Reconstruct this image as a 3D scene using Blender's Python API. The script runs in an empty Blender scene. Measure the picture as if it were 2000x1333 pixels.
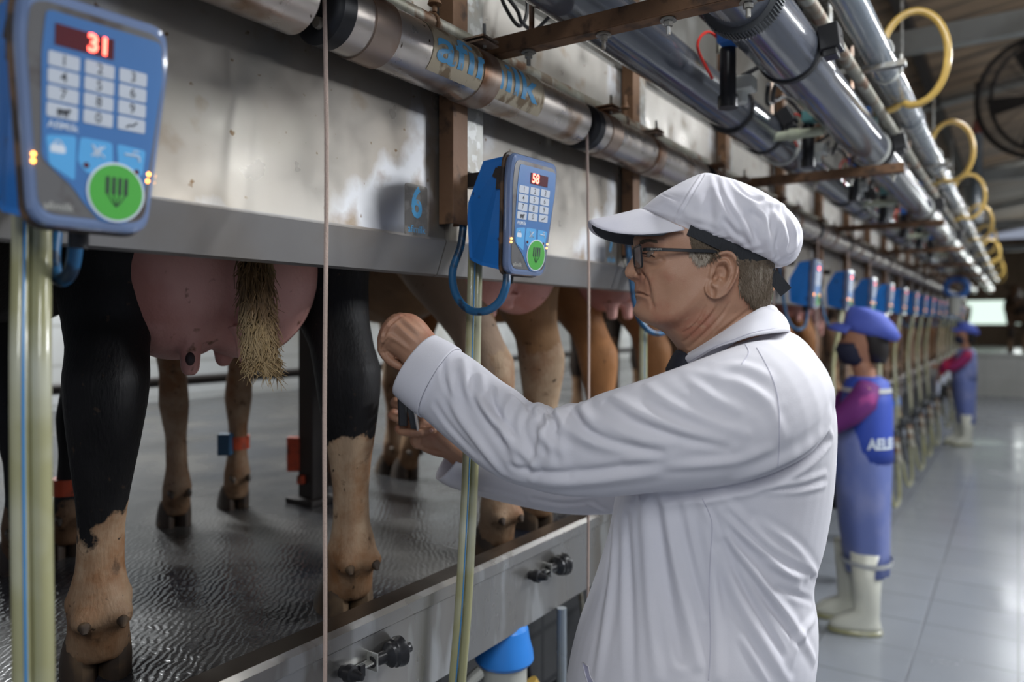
import bpy, bmesh, math, random
import numpy as np
from mathutils import Vector, Matrix
from mathutils.bvhtree import BVHTree

random.seed(7)
rng = np.random.default_rng(7)
sc = bpy.context.scene
COL = sc.collection

# ------------------------------------------------------------------ camera
EYE = 1.52
YAW = math.radians(33.4)
CS, SN = math.cos(YAW), math.sin(YAW)
cam_d = bpy.data.cameras.new('camera')
cam = bpy.data.objects.new('camera', cam_d)
COL.objects.link(cam)
cam.location = (0, 0, EYE)
cam.rotation_euler = (math.radians(90), 0, YAW)
cam_d.sensor_width = 36.0
cam_d.lens = 27.0
cam_d.shift_y = -34.5 / 2000.0
cam_d.clip_start = 0.02
cam_d.clip_end = 200
cam_d.dof.use_dof = True
cam_d.dof.focus_distance = 1.40
cam_d.dof.aperture_fstop = 2.0
sc.camera = cam

# ------------------------------------------------------------------ colour management
sc.view_settings.view_transform = 'Standard'
sc.view_settings.look = 'None'
sc.view_settings.gamma = 1.0
sc.view_settings.exposure = 0.0
sc.view_settings.use_curve_mapping = False
sc.cycles.use_denoising = True

# ------------------------------------------------------------------ world and lights
world = bpy.data.worlds.new('world')
sc.world = world
world.use_nodes = True
bg = world.node_tree.nodes['Background']
bg.inputs[0].default_value = (0.72, 0.80, 1.0, 1)
bg.inputs[1].default_value = 0.38


def area(name, loc, target, sx, sy, power, color=(1, 1, 1)):
    l = bpy.data.lights.new(name, 'AREA')
    l.shape = 'RECTANGLE'
    l.size, l.size_y = sx, sy
    l.energy = power
    l.color = color
    o = bpy.data.objects.new(name, l)
    COL.objects.link(o)
    o.location = loc
    o.rotation_euler = (Vector(target) - Vector(loc)).to_track_quat('-Z', 'Y').to_euler()
    return o


# daylight through the opening high on the right side of the hall
area('daylight_opening', (3.0, 5.3, 3.3), (-1.0, 1.1, 1.75), 0.8, 0.7, 250, (0.93, 0.96, 1.0))
# fluorescent strip lamps over the walkway, plus added fill lights
for ly in (2.0, 5.4, 8.8, 12.2, 15.6):
    area('walkway_strip_and_fill', (0.55, ly, 3.05), (0.35, ly, 0), 0.12, 1.5, 50, (0.95, 0.98, 1.0))
    area('added_roof_uplight', (0.55, ly, 3.12), (0.55, ly, 5), 0.12, 1.5, 8, (1.0, 0.97, 0.92))  # added upward light, brightens the roof boards
area('walkway_strip_and_fill', (0.60, -0.9, 2.9), (-0.5, 0.6, 1.2), 0.15, 1.5, 36, (0.95, 0.98, 1.0))  # added fill behind the camera, lifts the man's near side
# dim lamps above the cows, towards the back wall
for ly in (2.5, 8.0, 13.5):
    area('cow_side_strip_light', (-4.3, ly, 3.3), (-4.3, ly, 0), 1.5, 0.12, 130, (0.95, 0.98, 1.0))
# daylight at the far end of the hall
area('end_daylight', (1.5, 25.5, 2.2), (0, 14, 0.8), 3.5, 1.6, 90, (0.95, 1.0, 0.98))


# ------------------------------------------------------------------ pixel helper: a point at a given distance
def P(px, py, d):
    a = (px - 1000.0) / 1500.0 * d
    return Vector((a * CS - d * SN, a * SN + d * CS, EYE - (py - 632.0) / 1500.0 * d))


RT = Vector((CS, SN, 0))
FW = Vector((-SN, CS, 0))
UP = Vector((0, 0, 1))


# ------------------------------------------------------------------ materials
def nodes_of(m):
    m.use_nodes = True
    nt = m.node_tree
    return nt, nt.nodes, nt.links, nt.nodes['Principled BSDF']


def rgba(c):
    return (c[0], c[1], c[2], 1.0)


def mat(name, base, rough=0.5, metal=0.0, spots=None, bump=0.0, bscale=40.0, stretch=(1, 1, 1),
        trans=0.0, ior=1.45, coat=0.0, sss=0.0, emit=None, estr=0.0, rvar=0.0, rscale=6.0, alpha=1.0,
        sheen=0.0, rnd=False):
    """spots: list of (colour, noise scale, low, high, detail) mixed over the base."""
    m = bpy.data.materials.new(name)
    nt, N, L, B = nodes_of(m)
    B.inputs['Base Color'].default_value = rgba(base)
    B.inputs['Roughness'].default_value = rough
    B.inputs['Metallic'].default_value = metal
    B.inputs['Transmission Weight'].default_value = trans
    B.inputs['IOR'].default_value = ior
    B.inputs['Coat Weight'].default_value = coat
    B.inputs['Coat Roughness'].default_value = 0.08
    B.inputs['Sheen Weight'].default_value = sheen
    B.inputs['Alpha'].default_value = alpha
    if sss:
        B.inputs['Subsurface Weight'].default_value = sss
        B.inputs['Subsurface Scale'].default_value = 0.006
        B.inputs['Subsurface Radius'].default_value = (1.0, 0.4, 0.25)
    if emit:
        B.inputs['Emission Color'].default_value = rgba(emit)
        B.inputs['Emission Strength'].default_value = estr
    if spots or bump or rvar:
        tc = N.new('ShaderNodeTexCoord')
        mp = N.new('ShaderNodeMapping')
        mp.inputs['Scale'].default_value = stretch
        L.new(tc.outputs['Object'], mp.inputs['Vector'])
        vec = mp.outputs['Vector']
        if rnd:
            oi = N.new('ShaderNodeObjectInfo')
            ml = N.new('ShaderNodeMath'); ml.operation = 'MULTIPLY'; ml.inputs[1].default_value = 37.0
            L.new(oi.outputs['Random'], ml.inputs[0])
            va = N.new('ShaderNodeVectorMath'); va.operation = 'ADD'
            L.new(vec, va.inputs[0]); L.new(ml.outputs[0], va.inputs[1])
            vec = va.outputs[0]
        prev = None
        for c, s, lo, hi, det in (spots or []):
            nz = N.new('ShaderNodeTexNoise')
            nz.inputs['Scale'].default_value = s
            nz.inputs['Detail'].default_value = det
            nz.inputs['Roughness'].default_value = 0.45
            L.new(vec, nz.inputs['Vector'])
            r = N.new('ShaderNodeMapRange')
            r.inputs['From Min'].default_value = lo
            r.inputs['From Max'].default_value = hi
            L.new(nz.outputs['Fac'], r.inputs['Value'])
            mx = N.new('ShaderNodeMix'); mx.data_type = 'RGBA'
            L.new(r.outputs['Result'], mx.inputs['Factor'])
            if prev is None:
                mx.inputs['A'].default_value = rgba(base)
            else:
                L.new(prev, mx.inputs['A'])
            mx.inputs['B'].default_value = rgba(c)
            prev = mx.outputs['Result']
        if prev is not None:
            L.new(prev, B.inputs['Base Color'])
        if bump:
            nz = N.new('ShaderNodeTexNoise')
            nz.inputs['Scale'].default_value = bscale
            nz.inputs['Detail'].default_value = 3
            L.new(vec, nz.inputs['Vector'])
            bp = N.new('ShaderNodeBump')
            bp.inputs['Strength'].default_value = bump
            bp.inputs['Distance'].default_value = 0.004
            L.new(nz.outputs['Fac'], bp.inputs['Height'])
            L.new(bp.outputs['Normal'], B.inputs['Normal'])
        if rvar:
            nz = N.new('ShaderNodeTexNoise')
            nz.inputs['Scale'].default_value = rscale
            nz.inputs['Detail'].default_value = 4
            L.new(vec, nz.inputs['Vector'])
            r = N.new('ShaderNodeMapRange')
            r.inputs['From Min'].default_value = 0.3
            r.inputs['From Max'].default_value = 0.7
            r.inputs['To Min'].default_value = max(0.03, rough - rvar)
            r.inputs['To Max'].default_value = min(1, rough + rvar)
            L.new(nz.outputs['Fac'], r.inputs['Value'])
            L.new(r.outputs['Result'], B.inputs['Roughness'])
    return m


M = {}
M['panel_steel'] = mat('panel_steel', (0.33, 0.31, 0.28), 0.38, 0.65,
                       spots=[((0.22, 0.185, 0.145), 2.2, 0.42, 0.72, 6), ((0.42, 0.425, 0.44), 4.5, 0.55, 0.62, 8), ((0.21, 0.155, 0.10), 9, 0.60, 0.74, 7),
                              ((0.14, 0.09, 0.05), 42, 0.70, 0.76, 2)],
                       bump=0.03, bscale=60, rvar=0.12, rscale=9)
M['shaded_lip_steel'] = mat('shaded_lip_steel', (0.30, 0.29, 0.28), 0.45, 0.5,  # darker panel steel, shade of the downward fold put into its colour
                     spots=[((0.25, 0.22, 0.19), 4, 0.45, 0.7, 4)], rvar=0.1)
M['kerb_steel'] = mat('kerb_steel', (0.36, 0.35, 0.335), 0.30, 0.85,
                      spots=[((0.30, 0.27, 0.23), 5, 0.45, 0.7, 5), ((0.52, 0.52, 0.51), 14, 0.55, 0.65, 3)],
                      stretch=(1, 1, 0.25), rvar=0.1)
M['kerb_top_reflection'] = mat('kerb_top_reflection', (0.15, 0.13, 0.11), 0.28, 0.75, spots=[((0.09, 0.07, 0.055), 6, 0.45, 0.65, 5)])  # dark reflection on the kerb's top faces, put into the colour
M['bright_steel'] = mat('bright_steel', (0.60, 0.54, 0.48), 0.32, 0.85,
                        spots=[((0.32, 0.20, 0.12), 9, 0.54, 0.70, 6), ((0.08, 0.05, 0.03), 60, 0.70, 0.76, 2)],
                        rvar=0.1, rscale=14, rnd=True)
M['clamp_steel'] = mat('clamp_steel', (0.40, 0.31, 0.25), 0.42, 0.75,
                       spots=[((0.22, 0.11, 0.06), 14, 0.45, 0.65, 5)], rvar=0.1)
M['rust'] = mat('rust', (0.16, 0.085, 0.045), 0.62, 0.25,
                spots=[((0.21, 0.115, 0.06), 9, 0.45, 0.7, 5), ((0.06, 0.035, 0.022), 24, 0.55, 0.7, 4)],
                bump=0.3, bscale=60)
M['galv'] = mat('galvanised', (0.27, 0.27, 0.25), 0.5, 0.35,
                spots=[((0.26, 0.22, 0.17), 6, 0.45, 0.62, 5), ((0.38, 0.38, 0.37), 45, 0.52, 0.6, 2)], rvar=0.1)
M['old_pipe'] = mat('old_galvanised', (0.27, 0.26, 0.21), 0.5, 0.5,
                    spots=[((0.17, 0.09, 0.05), 9, 0.5, 0.62, 5), ((0.38, 0.37, 0.32), 20, 0.55, 0.65, 3)])
M['pvc'] = mat('grey_pvc', (0.075, 0.083, 0.105), 0.20, 0.0,
               spots=[((0.12, 0.125, 0.135), 5, 0.45, 0.75, 5)], stretch=(1, 0.25, 1), rvar=0.08, rscale=12, coat=0.5)
M['pvc_light'] = mat('light_grey_pvc', (0.19, 0.22, 0.25), 0.24, 0.0,
                     spots=[((0.27, 0.29, 0.30), 5, 0.5, 0.8, 5)], rvar=0.08, coat=0.4)
M['rubber'] = mat('black_rubber', (0.012, 0.012, 0.014), 0.45)
M['black_plastic'] = mat('black_plastic', (0.018, 0.018, 0.02), 0.32)
M['grey_plastic'] = mat('dark_grey_plastic', (0.06, 0.065, 0.07), 0.4)
M['blue_case'] = mat('blue_case', (0.012, 0.16, 0.52), 0.38,
                     spots=[((0.02, 0.05, 0.13), 34, 0.66, 0.72, 4)], rnd=True)
M['gasket'] = mat('gasket', (0.035, 0.025, 0.02), 0.5, spots=[((0.12, 0.07, 0.04), 30, 0.5, 0.6, 3)])
M['bezel'] = mat('bezel', (0.15, 0.21, 0.36), 0.12, 0.0, coat=1.0)
M['well'] = mat('well', (0.15, 0.145, 0.14), 0.3, 0.3, spots=[((0.08, 0.06, 0.05), 25, 0.5, 0.65, 3)])
M['panel_blue'] = mat('panel_blue', (0.045, 0.16, 0.40), 0.35)
M['button_blue'] = mat('button_blue', (0.09, 0.38, 0.72), 0.35)
M['button_green'] = mat('button_green', (0.07, 0.40, 0.045), 0.35)
M['key_white'] = mat('key_white', (0.52, 0.56, 0.62), 0.4)
M['ink'] = mat('ink', (0.012, 0.014, 0.018), 0.5)
M['white_ink'] = mat('white_ink', (0.65, 0.72, 0.80), 0.5)
M['display'] = mat('display_window', (0.09, 0.006, 0.008), 0.2)
M['red_led'] = mat('red_led', (0.9, 0.05, 0.05), 0.4, emit=(1.0, 0.09, 0.06), estr=9.0)
M['orange_led'] = mat('orange_led', (0.9, 0.4, 0.1), 0.4, emit=(1.0, 0.34, 0.05), estr=9.0)
M['sticker_grey'] = mat('sticker_grey', (0.20, 0.185, 0.165), 0.45, 0.2, spots=[((0.30, 0.28, 0.25), 40, 0.5, 0.62, 3)])
M['sticker_tan'] = mat('sticker_tan', (0.52, 0.44, 0.31), 0.5, 0.25,
                       spots=[((0.24, 0.17, 0.10), 38, 0.52, 0.62, 4)], stretch=(1, 1, 0.5))
M['sticker_blue'] = mat('sticker_blue', (0.12, 0.42, 0.72), 0.4, spots=[((0.30, 0.33, 0.32), 60, 0.62, 0.67, 4)])
M['blue_hose'] = mat('blue_hose', (0.018, 0.10, 0.22), 0.38, spots=[((0.012, 0.03, 0.06), 30, 0.55, 0.62, 4)])
M['rope'] = mat('rope', (0.50, 0.38, 0.32), 0.75, bump=0.5, bscale=400)
M['yellow_hose'] = mat('yellow_hose', (0.70, 0.47, 0.12), 0.28, trans=0.25, coat=0.4)
M['cap_blue'] = mat('lid_blue', (0.03, 0.22, 0.68), 0.32)
M['valve_teal'] = mat('valve_teal', (0.08, 0.20, 0.20), 0.45)
M['valve_blue'] = mat('valve_blue', (0.03, 0.13, 0.42), 0.35)
M['red_wire'] = mat('red_wire', (0.6, 0.03, 0.02), 0.4)
M['white_plastic'] = mat('white_plastic', (0.55, 0.56, 0.52), 0.4)
M['milky_plastic'] = mat('milky_plastic', (0.42, 0.42, 0.38), 0.3)
M['glass_clear'] = None


def glass_sheet(name, tint=(1, 1, 1), gloss=0.12, rough=0.03):
    m = bpy.data.materials.new(name)
    m.use_nodes = True
    nt = m.node_tree; N = nt.nodes; L = nt.links
    N.clear()
    out = N.new('ShaderNodeOutputMaterial')
    tr = N.new('ShaderNodeBsdfTransparent'); tr.inputs[0].default_value = rgba(tint)
    gl = N.new('ShaderNodeBsdfGlossy'); gl.inputs['Roughness'].default_value = rough
    fr = N.new('ShaderNodeLayerWeight'); fr.inputs[0].default_value = 0.12
    mx = N.new('ShaderNodeMixShader')
    ad = N.new('ShaderNodeMath'); ad.operation = 'MULTIPLY_ADD'; ad.inputs[1].default_value = 0.35; ad.inputs[2].default_value = gloss * 0.2
    L.new(fr.outputs[0], ad.inputs[0])
    L.new(ad.outputs[0], mx.inputs[0]); L.new(tr.outputs[0], mx.inputs[1]); L.new(gl.outputs[0], mx.inputs[2])
    L.new(mx.outputs[0], out.inputs[0])
    return m


M['glass_clear'] = glass_sheet('clear_cover')


# ------------------------------------------------------------------ geometry helpers
class G:
    """Collects vertices and faces."""

    def __init__(self):
        self.v = []
        self.f = []

    def add(self, vs, fs):
        n = len(self.v)
        self.v += [tuple(p) for p in vs]
        self.f += [tuple(i + n for i in f) for f in fs]

    def rings(self, rs, caps=True, closed=False):
        n = len(rs[0]); vs = [p for r in rs for p in r]; fs = []
        m = len(rs)
        for i in range(m if closed else m - 1):
            a = i * n; b = ((i + 1) % m) * n
            for j in range(n):
                k = (j + 1) % n
                fs.append((a + j, a + k, b + k, b + j))
        if caps and not closed:
            fs.append(tuple(range(n))[::-1])
            fs.append(tuple((m - 1) * n + j for j in range(n)))
        self.add(vs, fs)

    def tube(self, pts, r, seg=10, caps=True, closed=False, sx=1.0, up=None):
        pts = [Vector(p) for p in pts]
        n = len(pts)
        rr = r if isinstance(r, (list, tuple)) else [r] * n
        rs = []; prev = None
        for i, p in enumerate(pts):
            if closed:
                t = pts[(i + 1) % n] - pts[i - 1]
            else:
                t = pts[min(i + 1, n - 1)] - pts[max(i - 1, 0)]
            t.normalize()
            if prev is None:
                ref = Vector(up) if up else (Vector((0, 0, 1)) if abs(t.z) < 0.9 else Vector((1, 0, 0)))
                u = (ref - t * ref.dot(t)).normalized()
            else:
                u = (prev - t * prev.dot(t)).normalized()
            prev = u
            w = t.cross(u)
            rs.append([p + u * (math.cos(a) * rr[i]) + w * (math.sin(a) * rr[i] * sx)
                       for a in [2 * math.pi * k / seg for k in range(seg)]])
        self.rings(rs, caps, closed)

    def cyl(self, a, b, r, seg=20, r2=None):
        self.tube([a, b], [r, r if r2 is None else r2], seg)

    def box(self, c, s, R=None):
        c = Vector(c); vs = []
        for x in (-.5, .5):
            for y in (-.5, .5):
                for z in (-.5, .5):
                    q = Vector((x * s[0], y * s[1], z * s[2]))
                    if R is not None:
                        q = R @ q
                    vs.append(c + q)
        self.add(vs, [(0, 1, 3, 2), (4, 6, 7, 5), (0, 4, 5, 1), (2, 3, 7, 6), (0, 2, 6, 4), (1, 5, 7, 3)])

    def prism(self, poly, fn, h0, h1, inset=0.0):
        """poly: 2D points; fn(u, v, h) maps to 3D."""
        n = len(poly)
        cx = sum(p[0] for p in poly) / n; cy = sum(p[1] for p in poly) / n
        lv = [(h0, 0.0), (h1 - inset if inset else h1, 0.0)]
        if inset:
            lv.append((h1, inset))
        rs = []
        for h, s in lv:
            ring = []
            for (u, v) in poly:
                du, dv = u - cx, v - cy
                l = math.hypot(du, dv) or 1
                ring.append(Vector(fn(u - du / l * s, v - dv / l * s, h)))
            rs.append(ring)
        self.rings(rs)

    def lathe(self, prof, o, axis, seg=24, closed=False):
        """prof: (radius, height) along the axis from o."""
        axis = Vector(axis).normalized()
        ref = Vector((0, 0, 1)) if abs(axis.z) < 0.9 else Vector((1, 0, 0))
        u = (ref - axis * ref.dot(axis)).normalized(); w = axis.cross(u)
        o = Vector(o)
        rs = [[o + axis * h + (u * math.cos(a) + w * math.sin(a)) * max(r, 1e-4)
               for a in [2 * math.pi * k / seg for k in range(seg)]] for r, h in prof]
        self.rings(rs, not closed, closed)

    def sphere(self, c, r, seg=12, n=8, S=None):
        c = Vector(c)
        if not isinstance(r, (tuple, list)):
            r = (r, r, r)
        rs = []
        for i in range(n + 1):
            t = math.pi * (i + .02) / (n + .04)
            rs.append([c + ((S @ Vector((r[0] * math.sin(t) * math.cos(a), r[1] * math.sin(t) * math.sin(a), r[2] * math.cos(t)))) if S else
                            Vector((r[0] * math.sin(t) * math.cos(a), r[1] * math.sin(t) * math.sin(a), r[2] * math.cos(t))))
                       for a in [2 * math.pi * k / seg for k in range(seg)]])
        self.rings(rs)

    def mesh(self, name='mesh'):
        me = bpy.data.meshes.new(name)
        me.from_pydata(self.v, [], self.f)
        bm = bmesh.new(); bm.from_mesh(me)
        bmesh.ops.recalc_face_normals(bm, faces=bm.faces)
        bm.to_mesh(me); bm.free()
        return me


def link(name, me, m=None, parent=None, smooth=True, bevel=0.0, bseg=2, origin=None):
    o = bpy.data.objects.new(name, me)
    COL.objects.link(o)
    if m is not None:
        me.materials.clear()
        me.materials.append(m)
    if smooth:
        me.polygons.foreach_set('use_smooth', [True] * len(me.polygons))
        if smooth == 'auto':
            ang = math.radians(35)
            bm = bmesh.new(); bm.from_mesh(me)
            for e in bm.edges:
                if len(e.link_faces) == 2 and e.calc_face_angle(0) > ang:
                    e.smooth = False
            bm.to_mesh(me); bm.free()
    if bevel:
        b = o.modifiers.new('bevel', 'BEVEL'); b.width = bevel; b.segments = bseg; b.limit_method = 'ANGLE'; b.angle_limit = math.radians(40)
    if parent is not None:
        o.parent = parent
    return o


def build(name, g, m, parent=None, smooth='auto', bevel=0.0, bseg=2):
    return link(name, g.mesh(name), m, parent, smooth, bevel, bseg)


def tag(o, label=None, cat=None, group=None, kind=None):
    if label: o['label'] = label
    if cat: o['category'] = cat
    if group: o['group'] = group
    if kind: o['kind'] = kind
    return o


def thing(name, label, cat, loc=(0, 0, 0), group=None, rz=0.0):
    o = bpy.data.objects.new(name, None)
    o.empty_display_size = 0.05
    COL.objects.link(o)
    o.location = loc
    o.rotation_euler = (0, 0, rz)
    return tag(o, label, cat, group)


def kids(o):
    return [c for c in bpy.data.objects if c.parent == o]


def copy_tree(o, parent=None, skip=()):
    c = o.copy(); COL.objects.link(c)
    c.parent = parent
    for ch in list(kids(o)):
        if ch.name.split('.')[0] in skip:
            continue
        copy_tree(ch, c, skip)
    return c


def ering(A, B, depth, n=28, e=2.0, axis=None, k=0.0):
    """Ring whose silhouette runs through A and B; depth is its half thickness along axis."""
    A = Vector(A); B = Vector(B); c = (A + B) / 2; u = (A - B) / 2
    v = Vector(axis if axis is not None else FW) * depth
    out = []
    for i in range(n):
        t = 2 * math.pi * i / n
        x, y = math.cos(t), math.sin(t)
        if e != 2.0:
            x = math.copysign(abs(x) ** (2 / e), x); y = math.copysign(abs(y) ** (2 / e), y)
        out.append(c + u * x + v * y)
    return out


def fuse(g, voxel, smooth=4, sfac=0.5, name='fused'):
    me = g.mesh('tmp')
    o = bpy.data.objects.new('tmp', me); COL.objects.link(o)
    r = o.modifiers.new('r', 'REMESH'); r.mode = 'VOXEL'; r.voxel_size = voxel; r.use_smooth_shade = True
    if smooth:
        s = o.modifiers.new('s', 'SMOOTH'); s.iterations = smooth; s.factor = sfac
    dg = bpy.context.evaluated_depsgraph_get()
    dg.update()
    out = bpy.data.meshes.new_from_object(o.evaluated_get(dg))
    out.name = name
    bpy.data.objects.remove(o); bpy.data.meshes.remove(me)
    return out


def bvh_of(me):
    return BVHTree.FromPolygons([v.co.copy() for v in me.vertices], [tuple(p.vertices) for p in me.polygons])


def hit(bvh, px, py):
    o = Vector((0, 0, EYE)); d = (P(px, py, 1.0) - o).normalized()
    r = bvh.ray_cast(o, d)
    return r[0], r[1]


def poly_pts(bvh, pl, step=6):
    out = []
    for (x0, y0), (x1, y1) in zip(pl[:-1], pl[1:]):
        n = max(1, math.ceil(math.hypot(x1 - x0, y1 - y0) / step))
        for i in range(n):
            t = i / n
            p, nn = hit(bvh, x0 + (x1 - x0) * t, y0 + (y1 - y0) * t)
            if p is not None:
                out.append((p, nn))
    p, nn = hit(bvh, *pl[-1])
    if p is not None:
        out.append((p, nn))
    return out


def smooth_pl(pl, n=4):
    """Catmull-Rom through the points."""
    if len(pl) < 3:
        return pl
    out = []
    for i in range(len(pl) - 1):
        p0 = pl[max(i - 1, 0)]; p1 = pl[i]; p2 = pl[i + 1]; p3 = pl[min(i + 2, len(pl) - 1)]
        for k in range(n):
            t = k / n
            out.append(tuple(0.5 * (2 * b + (c - a) * t + (2 * a - 5 * b + 4 * c - d) * t * t + (3 * b - a - 3 * c + d) * t ** 3)
                             for a, b, c, d in zip(p0, p1, p2, p3)))
    out.append(tuple(pl[-1]))
    return out


def fold(me, folds, bvh=None):
    """Displace a mesh along its normals by ridges / creases: (pixel polyline, width, height)."""
    bvh = bvh or bvh_of(me)
    n = len(me.vertices)
    co = np.empty(n * 3); me.vertices.foreach_get('co', co); co = co.reshape(-1, 3)
    no = np.empty(n * 3); me.vertices.foreach_get('normal', no); no = no.reshape(-1, 3)
    disp = np.zeros(n)
    for pl, w, h in folds:
        pts = poly_pts(bvh, smooth_pl(pl), max(0.8, min(2.5, w * 260)))
        if len(pts) < 2:
            continue
        q = np.array([tuple(p) for p, _ in pts])
        m = len(q)
        taper = np.sin(np.linspace(0.25, math.pi - 0.25, m)) ** 0.6
        lo = q.min(0) - 4 * w; hi = q.max(0) + 4 * w
        sel = np.where(np.all((co > lo) & (co < hi), axis=1))[0]
        if not len(sel):
            continue
        cs = co[sel]
        dm = np.full(len(sel), 9.0); tp = np.zeros(len(sel))
        for k_ in range(m):
            dd = cs - q[k_]; dd = np.einsum('ij,ij->i', dd, dd)
            b_ = dd < dm
            dm[b_] = dd[b_]; tp[b_] = taper[k_]
        x = np.sqrt(dm) / w
        disp[sel] += h * tp * (np.exp(-x * x) - 0.35 * np.exp(-((x - 1.9) ** 2)))
    co += no * disp[:, None]
    me.vertices.foreach_set('co', co.reshape(-1))
    me.update()


def text_mesh(s, size, bold=0.0, extr=0.0, align='CENTER', xs=1.0, shear=0.0):
    cu = bpy.data.curves.new('t', 'FONT')
    cu.body = s; cu.size = size; cu.align_x = align; cu.align_y = 'CENTER'
    cu.offset = bold; cu.extrude = extr; cu.resolution_u = 3; cu.shear = shear
    o = bpy.data.objects.new('t', cu); COL.objects.link(o)
    o.scale = (1, 1, 1)
    dg = bpy.context.evaluated_depsgraph_get(); dg.update()
    me = bpy.data.meshes.new_from_object(o.evaluated_get(dg))
    bpy.data.objects.remove(o)
    for v in me.vertices:
        v.co.x *= xs
    return me


def map_mesh(me, fn):
    for v in me.vertices:
        v.co = Vector(fn(v.co.x, v.co.y, v.co.z))
    me.update()
    return me


def rounded(poly, r, n=5):
    """Round the corners of a convex 2D polygon."""
    out = []; m = len(poly)
    for i in range(m):
        p = Vector(poly[i]); a = Vector(poly[i - 1]); b = Vector(poly[(i + 1) % m])
        rr = r[i] if isinstance(r, (list, tuple)) else r
        da = (a - p).normalized(); db = (b - p).normalized()
        s = p + da * rr; e = p + db * rr
        for k in range(n + 1):
            t = k / n
            out.append(tuple(s * (1 - t) ** 2 + p * (2 * t * (1 - t)) + e * t * t))
    return out
# ================================================================== the setting
ROW_END = 18.5
PITCH = 0.90
PLAT = 0.87
NST = 20


def struct(name, g, m, smooth=False, bevel=0.0):
    return tag(build(name, g, m, None, smooth, bevel), kind='structure')


def brick_mat(name, tile, mortar, sx, sy, rough, msize=0.012, rvar=0.05, off=0.0, axes='XY', dirt=None, bump=0.3, spec=None):
    m = bpy.data.materials.new(name)
    nt, N, L, B = nodes_of(m)
    tc = N.new('ShaderNodeTexCoord')
    sp = N.new('ShaderNodeSeparateXYZ'); cb = N.new('ShaderNodeCombineXYZ')
    L.new(tc.outputs['Object'], sp.inputs[0])
    L.new(sp.outputs['XYZ'.index(axes[0])], cb.inputs[0]); L.new(sp.outputs['XYZ'.index(axes[1])], cb.inputs[1])
    br = N.new('ShaderNodeTexBrick')
    br.offset = off
    br.inputs['Scale'].default_value = 1.0
    br.inputs['Brick Width'].default_value = sx; br.inputs['Row Height'].default_value = sy
    br.inputs['Mortar Size'].default_value = msize; br.inputs['Mortar Smooth'].default_value = 0.2
    br.inputs['Color1'].default_value = rgba(tile); br.inputs['Color2'].default_value = rgba([c * 0.93 for c in tile])
    br.inputs['Mortar'].default_value = rgba(mortar)
    L.new(cb.outputs[0], br.inputs['Vector'])
    colr = br.outputs['Color']
    nz = N.new('ShaderNodeTexNoise'); nz.inputs['Scale'].default_value = 1.7; nz.inputs['Detail'].default_value = 6
    L.new(tc.outputs['Object'], nz.inputs['Vector'])
    if dirt:
        r = N.new('ShaderNodeMapRange'); r.inputs['From Min'].default_value = 0.42; r.inputs['From Max'].default_value = 0.75
        L.new(nz.outputs['Fac'], r.inputs['Value'])
        mx = N.new('ShaderNodeMix'); mx.data_type = 'RGBA'; L.new(r.outputs[0], mx.inputs['Factor'])
        L.new(colr, mx.inputs['A']); mx.inputs['B'].default_value = rgba(dirt)
        colr = mx.outputs['Result']
    L.new(colr, B.inputs['Base Color'])
    r2 = N.new('ShaderNodeMapRange'); r2.inputs['From Min'].default_value = 0.3; r2.inputs['From Max'].default_value = 0.7
    r2.inputs['To Min'].default_value = rough - rvar; r2.inputs['To Max'].default_value = rough + rvar
    L.new(nz.outputs['Fac'], r2.inputs['Value']); L.new(r2.outputs[0], B.inputs['Roughness'])
    bp = N.new('ShaderNodeBump'); bp.invert = True; bp.inputs['Strength'].default_value = bump; bp.inputs['Distance'].default_value = 0.003
    L.new(br.outputs['Fac'], bp.inputs['Height']); L.new(bp.outputs[0], B.inputs['Normal'])
    return m


M['floor_tile'] = brick_mat('floor_tiles', (0.27, 0.29, 0.32), (0.15, 0.16, 0.18), 0.4, 0.4, 0.20, 0.006, 0.08,
                            dirt=(0.22, 0.235, 0.26))
M['wall_tile'] = brick_mat('wall_tiles', (0.58, 0.60, 0.60), (0.36, 0.37, 0.36), 0.5, 0.3, 0.3, 0.012, 0.05, axes='YZ',
                           dirt=(0.45, 0.44, 0.40))
M['end_tile'] = brick_mat('end_wall_tiles', (0.50, 0.50, 0.47), (0.36, 0.36, 0.34), 0.6, 0.12, 0.4, 0.012, 0.05, axes='XZ',
                          dirt=(0.40, 0.40, 0.37))
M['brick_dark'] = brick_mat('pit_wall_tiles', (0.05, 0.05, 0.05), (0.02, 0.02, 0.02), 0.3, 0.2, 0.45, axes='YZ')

# wet grooved concrete
m = bpy.data.materials.new('wet_grooved_concrete')
nt, N, L, B = nodes_of(m)
tc = N.new('ShaderNodeTexCoord')
mp = N.new('ShaderNodeMapping'); mp.inputs['Rotation'].default_value = (0, 0, math.radians(-38)); mp.inputs['Scale'].default_value = (1, 1, 1)
L.new(tc.outputs['Object'], mp.inputs[0])
wv = N.new('ShaderNodeTexWave'); wv.inputs['Scale'].default_value = 20; wv.inputs['Distortion'].default_value = 7
wv.inputs['Detail'].default_value = 3; wv.inputs['Detail Scale'].default_value = 1.4
L.new(mp.outputs[0], wv.inputs['Vector'])
nz = N.new('ShaderNodeTexNoise'); nz.inputs['Scale'].default_value = 2.2; nz.inputs['Detail'].default_value = 7
L.new(tc.outputs['Object'], nz.inputs['Vector'])
nz2 = N.new('ShaderNodeTexNoise'); nz2.inputs['Scale'].default_value = 9; nz2.inputs['Detail'].default_value = 5
L.new(tc.outputs['Object'], nz2.inputs['Vector'])
rp = N.new('ShaderNodeMix'); rp.data_type = 'RGBA'
r = N.new('ShaderNodeMapRange'); r.inputs['From Min'].default_value = 0.35; r.inputs['From Max'].default_value = 0.68
L.new(nz.outputs[0], r.inputs[0]); L.new(r.outputs[0], rp.inputs['Factor'])
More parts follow.
